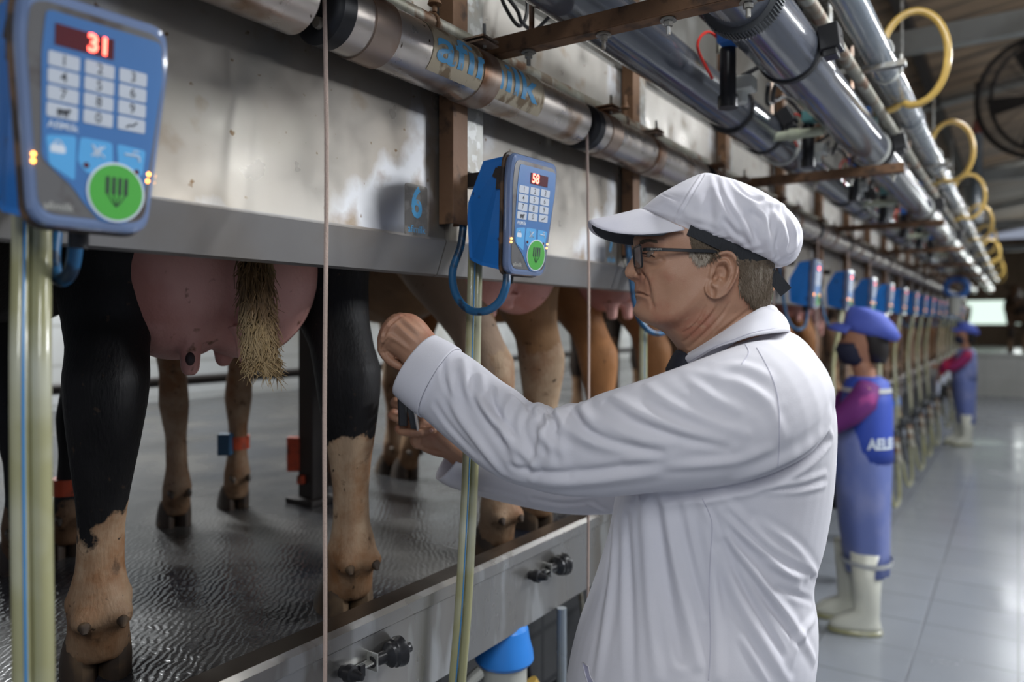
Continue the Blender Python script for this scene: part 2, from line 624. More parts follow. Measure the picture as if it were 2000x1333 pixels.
rp.inputs['A'].default_value = (0.014, 0.016, 0.024, 1); rp.inputs['B'].default_value = (0.105, 0.100, 0.092, 1)
L.new(rp.outputs['Result'], B.inputs['Base Color'])
r = N.new('ShaderNodeMapRange'); r.inputs['From Min'].default_value = 0.35; r.inputs['From Max'].default_value = 0.65
r.inputs['To Min'].default_value = 0.06; r.inputs['To Max'].default_value = 0.36
L.new(nz.outputs[0], r.inputs[0]); L.new(r.outputs[0], B.inputs['Roughness'])
b1 = N.new('ShaderNodeBump'); b1.inputs['Strength'].default_value = 0.18; b1.inputs['Distance'].default_value = 0.004
L.new(wv.outputs['Fac'], b1.inputs['Height'])
b2 = N.new('ShaderNodeBump'); b2.inputs['Strength'].default_value = 0.12; b2.inputs['Distance'].default_value = 0.008
L.new(nz2.outputs[0], b2.inputs['Height']); L.new(b1.outputs[0], b2.inputs['Normal'])
L.new(b2.outputs[0], B.inputs['Normal'])
M['platform'] = m

# boarded roof
m = bpy.data.materials.new('old_boards')
nt, N, L, B = nodes_of(m)
tc = N.new('ShaderNodeTexCoord')
mp = N.new('ShaderNodeMapping'); mp.inputs['Scale'].default_value = (0.6, 5, 1)
L.new(tc.outputs['Object'], mp.inputs[0])
nz = N.new('ShaderNodeTexNoise'); nz.inputs['Scale'].default_value = 1.6; nz.inputs['Detail'].default_value = 6
L.new(mp.outputs[0], nz.inputs[0])
wv = N.new('ShaderNodeTexWave'); wv.bands_direction = 'Y'; wv.wave_profile = 'SAW'; wv.inputs['Scale'].default_value = 0.8
L.new(tc.outputs['Object'], wv.inputs[0])
r = N.new('ShaderNodeMapRange'); r.inputs['From Min'].default_value = 0.0; r.inputs['From Max'].default_value = 0.14
L.new(wv.outputs['Fac'], r.inputs[0])
cr = N.new('ShaderNodeMix'); cr.data_type = 'RGBA'
cr.inputs['A'].default_value = (0.12, 0.083, 0.054, 1); cr.inputs['B'].default_value = (0.30, 0.21, 0.13, 1)
r3 = N.new('ShaderNodeMapRange'); r3.inputs['From Min'].default_value = 0.38; r3.inputs['From Max'].default_value = 0.62
L.new(nz.outputs[0], r3.inputs[0]); L.new(r3.outputs[0], cr.inputs['Factor'])
mx = N.new('ShaderNodeMix'); mx.data_type = 'RGBA'; L.new(r.outputs[0], mx.inputs['Factor'])
mx.inputs['A'].default_value = (0.03, 0.025, 0.02, 1); L.new(cr.outputs['Result'], mx.inputs['B'])
L.new(mx.outputs['Result'], B.inputs['Base Color']); B.inputs['Roughness'].default_value = 0.7
M['boards'] = m
M['boards_wall'] = brick_mat('board_wall', (0.30, 0.22, 0.14), (0.07, 0.05, 0.035), 3.0, 0.16, 0.7, 0.01, 0.05, axes='XZ', dirt=(0.22, 0.16, 0.10))
M['paint_grey'] = mat('pale_grey_paint', (0.33, 0.34, 0.32), 0.5, spots=[((0.22, 0.22, 0.20), 4, 0.45, 0.7, 5)])
M['dark_iron'] = mat('dark_iron', (0.035, 0.03, 0.028), 0.55, 0.3)

g = G(); g.box((1.6, 7.5, -0.05), (5.8, 22.6, 0.1)); struct('floor', g, M['floor_tile'])
g = G(); g.box((-3.55, 7.5, PLAT - 0.05), (4.9, 22.6, 0.1)); struct('floor_platform', g, M['platform'])
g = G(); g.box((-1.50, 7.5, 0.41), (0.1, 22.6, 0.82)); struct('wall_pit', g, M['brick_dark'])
g = G(); g.box((-6.05, 11.5, 2.3), (0.1, 30.6, 3.2)); struct('wall_left', g, M['wall_tile'])
g = G(); g.box((1.55, 18.87, 0.42), (5.5, 0.14, 0.84)); g.box((1.55, 18.86, 0.87), (5.5, 0.2, 0.06)); struct('wall_back', g, M['end_tile'])
g = G(); g.box((-0.75, 22.95, PLAT - 0.055), (10.5, 8.0, 0.1)); struct('floor_yard', g, M['platform'])
g = G(); g.box((4.5, 11.5, 0.55), (0.14, 30.6, 1.1)); struct('wall_right', g, M['end_tile'])
for wy in (-1.5, 4.5, 10.5, 16.5, 22.5):
    pass
# far gable wall with a window opening
g = G()
g.box((-3.9, 26.9, 2.4), (4.4, 0.15, 3.2)); g.box((3.6, 26.9, 2.4), (1.9, 0.15, 3.2))
g.box((0.5, 26.9, 3.1), (4.4, 0.15, 1.8)); g.box((0.5, 26.9, 1.15), (4.4, 0.15, 0.7))
struct('wall_far', g, M['boards_wall'])
M['daylight'] = mat('bright_daylight_window', (0.8, 0.9, 0.85), 0.5, emit=(0.82, 1.0, 0.9), estr=1.0)
g = G(); g.box((0.5, 26.93, 1.9), (4.3, 0.02, 1.0)); o = struct('window_1', g, M['daylight'])
g = G()
for x in (-1.6, -0.2, 1.2, 2.6):
    g.box((x, 26.86, 1.9), (0.06, 0.06, 1.0))
build('window_frame', g, M['paint_grey'], o, False)

# roof: boards sloping gently up towards the middle, purlins and trusses
g = G()
g.add([(-6.1, -3.8, 3.3), (0.4, -3.8, 4.35), (0.4, 27, 4.35), (-6.1, 27, 3.3), (5.2, -3.8, 3.35), (5.2, 27, 3.35)],
      [(0, 1, 2, 3), (1, 4, 5, 2)])
g.add([(-6.1, -3.8, 3.36), (0.4, -3.8, 4.41), (0.4, 27, 4.41), (-6.1, 27, 3.36), (5.2, -3.8, 3.41), (5.2, 27, 3.41)],
      [(0, 1, 2, 3), (1, 4, 5, 2)])
struct('ceiling', g, M['boards'])


def roof_z(x):
    return 3.3 + (x + 6.1) * 1.05 / 6.5 if x < 0.4 else 4.35 - (x - 0.4) * 1.0 / 4.8


for i, y in enumerate((-1.0, 5.15, 10.25, 15.35, 20.45)):
    t = thing('roof_truss', ['', 'pale grey roof truss nearest above the pipes, top right', 'second pale grey roof truss, behind the hanging pipe',
                             'third roof truss, small near the row end', 'farthest roof truss above the yard'][i] or 'pale grey roof truss behind the viewer',
              'truss', (0, y, 3.2))
    g = G(); g.box((-0.5, 0, 0), (11.0, 0.09, 0.13)); build('tie_beam', g, M['paint_grey'], t, False, 0.004)
    g = G()
    for x0, x1 in ((-6.0, 0.4), (5.1, 0.4)):
        a = Vector((x0, 0, roof_z(x0) - 3.2 - 0.08)); b = Vector((x1, 0, roof_z(x1) - 3.2 - 0.08))
        g.tube([a, b], 0.05, 4)
    build('rafter', g, M['paint_grey'], t, False)
    for x in (-4.0, -2.0, 0.4, 2.6):
        g = G(); g.tube([(x, 0, 0), (x, 0, roof_z(x) - 3.3)], 0.035, 4); build('strut', g, M['paint_grey'], t, False)
for i, x in enumerate((-5.2, -4.1, -3.0, -1.9, -0.8, 0.3, 1.5, 2.7, 3.9)):
    g = G(); g.box((x, 11.5, roof_z(x) - 0.065), (0.09, 30.4, 0.10))
    o = build('roof_purlin', g, M['dark_iron'], None, False)
    tag(o, 'dark roof purlin running along the hall under the boards, %s from the left wall' % ['first', 'second', 'third', 'fourth', 'fifth', 'sixth', 'seventh', 'eighth', 'ninth'][i], 'beam', 'roof purlins')

# posts behind the cows
for i, y in enumerate((1.9, 2.75, 5.3, 7.8, 10.3, 12.8, 15.3)):
    pass
# ================================================================== the milking row
Y0 = 0.45            # hose of the first stall
LAST = 19
XF = -1.03           # face of the rump panels


def ordinal(i):
    return ['zeroth', 'first', 'second', 'third', 'fourth', 'fifth', 'sixth', 'seventh', 'eighth', 'ninth', 'tenth', 'eleventh', 'twelfth', 'thirteenth', 'fourteenth', 'fifteenth',
            'sixteenth', 'seventeenth', 'eighteenth', 'nineteenth', 'twentieth', 'twenty-first', 'twenty-second'][i]


# kerb: bent steel channel along the platform edge
g = G()
y0, y1 = -1.6, ROW_END
prof = [(-1.03, 0.761), (-1.03, 0.925), (-1.024, 0.930), (-1.024, 0.955), (-1.034, 0.964), (-1.08, 0.966), (-1.092, 0.958), (-1.096, 0.872),
        (-1.090, 0.872), (-1.086, 0.950), (-1.078, 0.958), (-1.040, 0.956), (-1.034, 0.922), (-1.04, 0.761)]
g.rings([[Vector((x, y, z)) for x, z in prof] for y in (y0, y1)])
k = thing('steel_kerb', 'long stainless steel kerb edging the wet platform in front of the hooves', 'kerb', (-1.06, 8, 0.761))
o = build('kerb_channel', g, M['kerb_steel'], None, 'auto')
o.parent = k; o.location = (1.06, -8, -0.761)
o.data.materials.append(M['kerb_top_reflection'])
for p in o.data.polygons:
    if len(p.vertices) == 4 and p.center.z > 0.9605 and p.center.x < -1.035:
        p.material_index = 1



# sprinkler valves on the kerb
def tap(y, label, z=0.885, s=1.0):
    t = thing('kerb_valve', label, 'valve', (-1.03, y, z))
    g = G(); g.lathe([(0.012, 0), (0.013, 0.012), (0.016, 0.014), (0.016, 0.028), (0.011, 0.03), (0.006, 0.05), (.001, .051)], (0.0, -0.02, 0), (1, 0, 0), 16)
    g.box((0.028, -0.0, 0.0), (0.008, 0.012, 0.022)); build('stub', g, M['rubber'], t)
    g = G(); g.box((0.012, 0.015, -0.003), (0.02, 0.06, 0.004)); g.box((0.012, 0.045, -0.003), (0.028, 0.004, 0.034))
    build('bracket', g, M['galv'], t, False, 0.001)
    g = G(); pf = [(0.011, 0.0), (0.012, 0.03), (0.018, 0.034), (0.024, 0.04), (0.024, 0.046), (0.027, 0.05), (0.027, 0.056), (0.029, 0.06),
                   (0.029, 0.068), (0.023, 0.072), (0.012, 0.078), (0.010, 0.082), (0.010, 0.088), (0.001, 0.089)]
    g.lathe(pf, (0.012, 0.042, -0.004), (0.25, 1, 0.05), 22); build('nozzle', g, M['black_plastic'], t)
    g = G(); g.box((0.002, 0.0, -0.065), (0.003, 0.016, 0.10)); build('backing_strip', g, M['rust'], t, False) if z < 0.9 and y < 1.1 else None
    return t


t1_ = tap(1.02, 'black kerb valve left of the yellowish hose, bottom centre')
t = tap(1.665, 'black kerb valve beside the thin cord, next to the coat')
for i in range(14):
    o = copy_tree(t); o.location = (-1.03, 1.665 + 0.645 * (i + 2) if i else 2.95, 0.885)
    tag(o, 'black kerb valve, %s after the one beside the coat' % ordinal(i + 1), 'valve', 'kerb valves down the row')

# rump panels
def panel_mesh():
    g = G()
    prof = [(XF, 2.30), (XF, 1.702), (XF + 0.004, 1.696), (XF - 0.022, 1.626), (XF - 0.034, 1.622), (XF - 0.075, 1.628),
            (XF - 0.075, 1.633), (XF - 0.035, 1.630), (XF - 0.02, 1.70), (XF - 0.015, 2.30)]
    g.rings([[Vector((x + 1.03, y, z - 1.62)) for x, z in prof] for y in (-0.4485, 0.4485)])
    return g


def sticker(num, par, detail=True):
    w, h = 0.070, 0.108
    g = G(); yc, zc = 0.355, 0.130
    g.prism(rounded([(-w / 2, -h / 2), (w / 2, -h / 2), (w / 2, h / 2), (-w / 2, h / 2)], 0.008, 3),
            lambda u, v, q: (q, yc + u, zc + v), 0.0, 0.0012)
    s = build('number_sticker', g, M['sticker_grey'], par, False)
    me = text_mesh(str(num), 0.088, 0.0020, 0.0, xs=0.82)
    map_mesh(me, lambda x, y, z: (0.0018, yc + x, zc + 0.014 + y))
    link('number', me, M['sticker_blue'], s, False)
    me = text_mesh('afimilk', 0.021, 0.0001)
    map_mesh(me, lambda x, y, z: (0.0018, yc + x, zc - 0.038 + y))
    link('word', me, M['sticker_blue'], s, False)
    return s


PANELS = []
pm = panel_mesh().mesh('panel')
for i in range(-1, LAST + 1):
    y = 0.85 + PITCH * i
    lab = {-1: 'brown-stained steel rump panel behind the blurred left keypad box',
           0: 'bright patched steel rump panel carrying the number 6 sticker',
           1: 'steel rump panel with the number 7 sticker behind the cap brim'}.get(i)
    t = thing('rump_panel', lab or 'steel rump panel, %s after the number 6 panel' % ordinal(i), 'panel', (-1.03, y, 1.62),
              'rump panels along the row')
    me = pm if i >= 0 else pm
    o = link('steel_sheet', pm, None, t, 'auto'); 
    if i == -1:
        pm.materials.append(M['panel_steel']); pm.materials.append(M['shaded_lip_steel'])
        for p in pm.polygons:
            if p.center.z < 0.079 and len(p.vertices) == 4:
                p.material_index = 1
    if i in (0, 1, 2, 3):
        sticker(6 + i, t)
    for z in (0.02,):
        pass

M['sheet_steel'] = mat('dull_sheet_steel', (0.13, 0.125, 0.11), 0.5, 0.3, spots=[((0.08, 0.065, 0.05), 3, 0.45, 0.7, 5), ((0.20, 0.20, 0.185), 6, 0.55, 0.7, 4)], rvar=0.1)
# upper steel sheet above the cylinders
g = G(); g.box((XF - 0.25, 8.3, 2.86), (0.012, 20.2, 1.10)); g.box((XF - 0.13, 8.3, 2.31), (0.25, 20.2, 0.012))
tag(build('upper_steel_sheet', g, M['sheet_steel'], None, False), 'dull steel sheet above the rump panels, behind the pipes', 'panel')

# posts
def channel(i):
    y = 1.30 + PITCH * i
    lab = {-2: 'rusty channel post left of the frame', -1: 'rusty channel post hidden behind the blurred left keypad box',
           0: 'rusty brown channel post between the number 6 sticker and the keypad box',
           1: 'rusty channel post just above the cap brim'}.get(i)
    t = thing('channel_post', lab or 'rusty channel post, %s after the one beside the in-focus keypad box' % ordinal(i), 'post', (XF + 0.02, y, 1.73), 'channel posts along the row')
    return t


t0 = channel(0)
g = G()
pr = [(0.022, -0.026), (0.022, 0.026), (-0.016, 0.026), (-0.016, 0.022), (0.018, 0.022), (0.018, -0.022), (-0.016, -0.022), (-0.016, -0.026)]
g.rings([[Vector((x, y, z)) for x, y in pr] for z in (0.0, 1.30)])
build('channel', g, M['rust'], t0, False, 0.0015)
g = G(); g.box((-0.004, 0.067, 0.72), (0.022, 0.075, 1.20)); build('galvanised_upright', g, M['galv'], t0, False, 0.002)
g = G(); g.box((0.03, 0.05, 0.10), (0.06, 0.03, 0.03)); build('box_bracket', g, M['dark_iron'], t0, False, 0.002)
for i in range(1, LAST):
    c = channel(i)
    for ch in kids(t0):
        q = ch.copy(); COL.objects.link(q); q.parent = c

# ------------------------------------------------------------------ take-off cylinders hanging in front of the panels
CX, CZ, CR = -0.955, 2.035, 0.057


def cylinder_thing(lab, y, grp=None):
    return thing('lift_cylinder', lab, 'cylinder', (CX, y, CZ), grp)


def make_cyl(full=True, sticker_on=False):
    t = cylinder_thing('', 0)
    g = G(); g.lathe([(CR - 0.004, 0.035), (CR, 0.037), (CR, 0.862), (CR - 0.006, 0.868), (CR - 0.02, 0.868), (0.01, .868), (0.01, 0.035)], (0, 0, 0), (0, 1, 0), 40)
    build('tube', g, M['bright_steel'], t)
    g = G(); g.lathe([(0.001, 0.0), (0.044, 0.0), (0.054, 0.006), (0.0585, 0.012), (0.0585, 0.04), (0.001, 0.04)], (0, 0, 0), (0, 1, 0), 36)
    build('end_cap', g, M['rubber'], t)
    g = G(); g.lathe([(0.001, -0.008), (0.009, -0.008), (0.010, 0.0), (0.001, 0.0)], (0.012, 0, -0.03), (0, 1, 0), 14)
    build('cap_bolt', g, M['galv'], t)
    g = G(); g.lathe([(CR + 0.0008, 0.12), (CR + 0.0022, 0.121), (CR + 0.0022, 0.127), (CR + .0008, 0.128)], (0, 0, 0), (0, 1, 0), 36)
    build('groove_ring', g, M['dark_iron'], t)
    for yb in (0.115, 0.425):
        g = G()
        g.lathe([(CR + 0.0005, yb - 0.03), (CR + 0.003, yb - 0.03), (CR + 0.003, yb + 0.03), (CR + 0.0005, yb + 0.03)], (0, 0, 0), (0, 1, 0), 40)
        g.box((0.028, yb, CR + 0.012), (0.05, 0.055, 0.004)); g.box((0.028, yb, CR + 0.003), (0.05, 0.055, 0.004))
        g.box((0.004, yb, CR + 0.008), (0.005, 0.055, 0.012))
        c = build('clamp', g, M['clamp_steel'], t)
        g = G(); g.cyl((0.036, yb, CR - 0.004), (0.036, yb, CR + 0.045), 0.0038, 8); g.cyl((0.036, yb, CR + 0.014), (0.036, yb, CR + 0.021), 0.008, 6)
        build('clamp_bolt', g, M['galv'], c)
    return t


cyl0 = make_cyl()
cyl0.location = (CX, 0.865, CZ)
tag(cyl0, 'steel cylinder with the large blue lettering sticker, above the number 6 panel', 'cylinder')


def wrap(me, yoff, r):
    """wrap flat lettering round the cylinder: x runs along +Y, y becomes height round the front"""
    bm = bmesh.new(); bm.from_mesh(me)
    ys = [v.co.y for v in bm.verts]
    for i in range(24):
        yy = min(ys) + (max(ys) - min(ys)) * (i + .5) / 24
        bmesh.ops.bisect_plane(bm, geom=bm.verts[:] + bm.edges[:] + bm.faces[:], plane_co=(0, yy, 0), plane_no=(0, 1, 0))
    for v in bm.verts:
        a = v.co.y / r
        y = v.co.x + yoff
        v.co = Vector((math.cos(a) * r, y, math.sin(a) * r))
    bm.to_mesh(me); bm.free()
    return me


g = G()
rs = []
for a in np.linspace(-0.85, 1.12, 22):
    r1, r2 = CR + 0.0004, CR + 0.0012
    rs.append([Vector((math.cos(a) * rr, yy, math.sin(a) * rr)) for rr, yy in ((r1, 0.235), (r1, 0.63), (r2, 0.63), (r2, 0.235))])
g.rings(rs)
s = build('word_sticker', g, M['sticker_tan'], cyl0)
me = text_mesh('afimilk', 0.128, 0.0022, xs=1.0)
map_mesh(me, lambda x, y, z: (x, y, z))
xs_ = [v.co.x for v in me.vertices]; w_ = max(xs_) - min(xs_); cx_ = (max(xs_) + min(xs_)) / 2
ys_ = [v.co.y for v in me.vertices]; cy_ = (max(ys_) + min(ys_)) / 2
for v in me.vertices:
    v.co.x = (v.co.x - cx_) * 0.36 / w_; v.co.y = (v.co.y - cy_) * 0.72
wrap(me, 0.425, CR + 0.0021)
for v in me.vertices:   # turn the word to face the walkway, a little above level
    a = 0.12; x, z = v.co.x, v.co.z
    v.co.x = x * math.cos(a) - z * math.sin(a); v.co.z = x * math.sin(a) + z * math.cos(a)
link('word', me, M['sticker_blue'], s, False)
for i in range(-1, LAST):
    if i == 0:
        continue
    c = copy_tree(cyl0, skip=('word_sticker',))
    c.location = (CX, 0.865 + PITCH * i, CZ)
    if i == -1:
        tag(c, 'steel cylinder at the top left edge, above the blurred keypad box', 'cylinder')
    elif i == 1:
        tag(c, 'steel cylinder above the cap, next after the lettered one', 'cylinder')
    else:
        tag(c, 'steel cylinder, %s after the one with blue lettering' % ordinal(i), 'cylinder')
    c['group'] = 'steel cylinders along the row'
cyl0['group'] = 'steel cylinders along the row'

# thin pull cords
for i in range(0, LAST):
    x, y = CX + 0.01 + 0.02, 0.868 + PITCH * i - 0.006
    zs = np.linspace(CZ - 0.05 + 0.07, 0.38 if i else 0.5, 26)
    pts = [(x + 0.003 * math.sin(z * 5.1 + i), y - 0.002 + 0.003 * math.sin(z * 7 + 1 + i), z) for z in zs]
    g = G(); g.tube(pts, 0.0036, 7)
    o = build('pull_cord', g, M['rope'])
    if i < 2:
        tag(o, ['pale pinkish cord hanging down between the udder and the number 6 sticker', 'pale cord hanging just left of the cap brim'][i], 'cord')
    else:
        tag(o, 'thin pale cord, %s after the one left of the cap brim' % ordinal(i - 1), 'cord')
    o['group'] = 'pull cords along the row'

# galvanised rail behind the cylinders
g = G(); g.cyl((-1.0, -0.8, 2.125), (-1.0, ROW_END, 2.125), 0.024, 18)
t = thing('support_rail', 'old galvanised rail running just above and behind the steel cylinders', 'rail', (0, 0, 0))
build('pipe', g, M['old_pipe'], t)
for i in range(0, 12):
    g = G(); y = 1.21 + 0.9 * i
    g.tube([(-1.0 + 0.026 * math.cos(a), y, 2.125 + 0.026 * math.sin(a)) for a in np.linspace(0, 2 * math.pi, 14)[:-1]], 0.004, 6, closed=True)
    g.cyl((-0.985, y, 2.15), (-0.985, y, 2.205), 0.005, 8); g.lathe([(0.001, 0), (0.015, 0), (0.013, 0.006), (0.001, 0.006)], (-0.985, y, 2.165), (0, 0, 1), 14)
    g.cyl((-0.985, y, 2.172), (-0.985, y, 2.182), 0.009, 6)
    build('pipe_clamp', g, M['rust'], t)

# ------------------------------------------------------------------ overhead pipes on rusty cross bars
def long_pipe(name, x, z, r, m, label, y0=-0.4, y1=ROW_END, sag=0.0):
    t = thing(name, label, 'pipe', (x, 0, z))
    g = G(); g.cyl((0, y0, 0), (0, y1, 0), r, 40); build('pipe_body', g, m, t)
    return t


XA, ZA, RA = -0.765, 2.20, 0.064
XB, ZB, RB = -0.492, 2.218, 0.070
XC, ZC, RC = -0.38, 2.39, 0.043
XD, ZD, RD = -0.43, 2.31, 0.019
pa = long_pipe('vacuum_pipe', XA, ZA, RA, M['pvc'], 'dark grey plastic pipe nearest the steel panels, on the rusty cross bars')
pb = long_pipe('milk_pipe', XB, ZB, RB, M['pvc'], 'dark grey plastic pipe with the toothed collar, right of its twin')
pc = long_pipe('air_pipe', XC, ZC, RC, M['pvc_light'], 'thinner lighter grey pipe with the yellow hose loops')
pd = long_pipe('conduit', XD, ZD, RD, M['old_pipe'], 'thin mottled conduit pipe between the two right-hand pipes')


def band(parent, y0, y1, r0, r1, m, name, teeth=0, seg=40):
    g = G()
    g.lathe([(r0, y0), (r1, y0 + 0.001), (r1, y1 - 0.001), (r0, y1)], (0, 0, 0), (0, 1, 0), seg)
    if teeth:
        for i in range(teeth):
            a = 2 * math.pi * i / teeth
            c = Vector((math.cos(a) * (r1 + 0.001), (y0 + y1) / 2, math.sin(a) * (r1 + 0.001)))
            g.box(c, (0.006, (y1 - y0), 0.0026), Matrix.Rotation(-a, 3, 'Y'))
    return build(name, g, m, parent)


def pipe_fitting(parent, y, r, near=False):
    """coupling sleeve with black bands and a black clamp lock"""
    b = band(parent, y, y + 0.34, r, r + 0.010, M['pvc'], 'sleeve')
    band(parent, y - 0.012, y + 0.004, r, r + 0.014, M['rubber'], 'black_band')
    band(parent, y + 0.336, y + 0.352, r, r + 0.014, M['rubber'], 'black_band')


def lock_box(parent, y, r, ang=0.35):
    R = Matrix.Rotation(-ang, 3, 'Y')
    c = R @ Vector((r + 0.026, y, 0))
    g = G(); g.box(c, (0.048, 0.066, 0.060), R); g.box(c + R @ Vector((-0.004, 0, -0.036)), (0.034, 0.046, 0.022), R)
    o = build('lock_box', g, M['black_plastic'], parent, False, 0.003)
    g = G()
    g.tube([c + R @ Vector((a, 0.002, b)) for a, b in ((-.026, -.0), (.0255, .0), (.0255, 0.002), (-.026, .002))], 0.0015, 5)
    g.cyl(c + R @ Vector((0.0, 0, 0.024)), c + R @ Vector((0.0, 0, 0.04)), 0.006, 8)
    build('screw', g, M['dark_iron'], o)
    return o


# near fittings on the right pipe: toothed collar, thick sleeve, black clamp with lock
band(pb, 1.62, 1.665, RB, RB + 0.012, M['grey_plastic'], 'toothed_collar', teeth=72)
band(pb, 1.665, 2.03, RB, RB + 0.006, M['pvc'], 'sleeve')
band(pb, 2.03, 2.052, RB, RB + 0.011, M['rubber'], 'black_band')
band(pb, 2.052, 2.22, RB, RB + 0.008, M['pvc'], 'sleeve')
lock_box(pb, 2.04, RB + 0.006, 0.12)
for i in range(6):
    y = 3.35 + 1.85 * i
    band(pb, y - 0.03, y, RB, RB + 0.004, M['white_plastic'], 'pale_strap')
    band(pb, y + 0.03, y + 0.055, RB, RB + 0.012, M['rubber'], 'black_band')
    band(pb, y + 0.055, y + 0.40, RB, RB + 0.007, M['pvc'], 'sleeve')
    lock_box(pb, y + 0.045, RB + 0.006, 0.2)
for i in range(7):
    y = 2.42 + 1.85 * i
    band(pa, y, y + 0.022, RA, RA + 0.007, M['rubber'], 'black_band', teeth=40)
    band(pa, y + 0.022, y + 0.36, RA, RA + 0.005, M['pvc'], 'sleeve')
    band(pa, y + 0.36, y + 0.385, RA, RA + 0.010, M['rubber'], 'black_band')
    lock_box(pa, y + 0.375, RA + 0.006, 0.5)
    band(pa, y + 0.62, y + 0.635, RA, RA + 0.006, M['white_plastic'], 'pale_strap')
for i in range(8):
    y = 2.9 + 1.85 * i
    band(pc, y, y + 0.02, RC, RC + 0.004, M['white_plastic'], 'pale_strap')
    band(pc, y + 0.72, y + 0.80, RC, RC + 0.006, M['pvc_light'], 'joint_collar')

# thin printed line on the sleeve: raised dull lettering
me = text_mesh('PN 6  AQUA  75', 0.034, 0.0)
xs_ = [v.co.x for v in me.vertices]; cx_ = (max(xs_) + min(xs_)) / 2
for v in me.vertices:
    v.co.x -= cx_
wrap(me, 1.845, RB + 0.0066)
for v in me.vertices:
    a = math.radians(180 + 52); x, z = v.co.x, v.co.z
    v.co.x = x * math.cos(a) - z * math.sin(a); v.co.z = x * math.sin(a) + z * math.cos(a)
link('embossed_print', me, M['pvc_light'], pb, False)

bars = []
for i in range(9):
    y = 1.35 + 1.89 * i
    lab = ['rusty angle bar crossing under the dark pipes, nearest', 'second rusty cross bar, behind the top of the cap'][i] if i < 2 else 'rusty cross bar under the pipes, %s from the viewer' % ordinal(i + 1)
    t = thing('cross_bar', lab, 'bar', (-0.7, y, 2.125), 'cross bars along the row')
    g = G()
    g.box((-0.01, 0, -0.012), (0.70, 0.004, 0.034)); g.box((-0.01, 0.018, -0.029), (0.70, 0.036, 0.004))
    build('angle_iron', g, M['rust'], t, False, 0.0008)
    for bx in (-0.27, -0.16, 0.015, 0.15, 0.30):
        g = G(); g.cyl((bx, 0.018, -0.062), (bx, 0.018, -0.0), 0.0045, 8)
        g.lathe([(0.001, 0), (0.016, 0), (0.014, 0.004), (0.001, 0.005)], (bx, 0.018, -0.036), (0, 0, 1), 14)
        g.cyl((bx, 0.018, -0.046), (bx, 0.018, -0.037), 0.009, 6)
        build('bolt', g, M['galv'], t)
    for bx in (-0.16, 0.15):
        g = G(); g.cyl((bx, 0.03, 0.0), (bx, 0.03, 0.30 if i == 0 else .5), 0.006, 8); build('hanger_rod', g, M['clamp_steel'], t)
    bars.append(t)
for i in range(9):
    y = 2.70 + 1.85 * i
    t = thing('pipe_bracket', ['pale bracket under the thinner grey pipe beside the first yellow loop'][i] if i < 1 else 'pale bracket under the thinner pipe, %s from the viewer' % ordinal(i + 1), 'bracket',
              (-0.42, y, 2.34), 'pale brackets along the row')
    g = G(); g.box((0.0, 0, 0), (0.25, 0.035, 0.018)); build('bracket_arm', g, M['galv'], t, False, 0.002)
    g = G(); g.cyl((0.11, 0, -0.03), (0.11, 0, 0.03), 0.005, 8); g.tube([(0.04 + 0.048 * math.cos(a), 0, 0.05 + 0.048 * math.sin(a)) for a in np.linspace(-.2, 3.34, 12)], 0.004, 6)
    build('u_bolt', g, M['galv'], t)
    g = G(); g.cyl((-0.10, 0, 0.0), (-0.10, 0, 0.9), 0.007, 8); build('hanger_rod', g, M['galv'], t)

# yellow hose loops with valves
def loop_thing(i):
    y = 3.20 + 1.85 * i
    lab = ('nearest and largest yellow hose loop, top right', 'second yellow hose loop from the top right', 'third yellow hose loop, blurred',
           'fourth yellow hose loop, small')[i] if i < 4 else 'small blurred yellow hose loop, %s from the viewer' % ordinal(i + 1)
    t = thing('hose_loop', lab, 'hose', (-0.38, y, 2.38), 'yellow hose loops along the row')
    return t


for i in range(9):
    t = loop_thing(i)
    if i == 0:
        g = G()
        pts = [(-0.03, 0.05, 0.03)]
        rr = 0.165
        for a in np.linspace(math.radians(170), math.radians(-115), 30):
            pts.append((0.060 + math.cos(a) * 0.108, -0.06 + 0.08 * (math.radians(170) - a) / 5, 0.12 + math.sin(a) * rr))
        pts += [(-0.02, 0.02, -0.05), (-0.085, 0.02, -0.055)]
        g.tube(smooth_pl([tuple(p) for p in pts[1:]], 2), 0.0135, 12)
        hm = g.mesh('hose'); hm.materials.append(M['yellow_hose'])
        g = G(); g.box((-0.12, 0.02, -0.055), (0.06, 0.07, 0.045)); vb = g.mesh('valve'); vb.materials.append(M['valve_blue'])
        g = G(); g.cyl((-0.12, 0.02, -0.075), (-0.12, 0.02, -0.095), 0.017, 12); g.box((-0.11, 0.16, -0.055), (0.04, 0.05, 0.05)); vt = g.mesh('valve'); vt.materials.append(M['valve_teal'])
    link('hose', hm, None, t, True)
    o = link('valve_head', vb, None, t, False, 0.004)
    link('valve_body', vt, None, t, 'auto', 0.002)

M['cross_pipe'] = mat('pale_pipe', (0.45, 0.48, 0.36), 0.4)
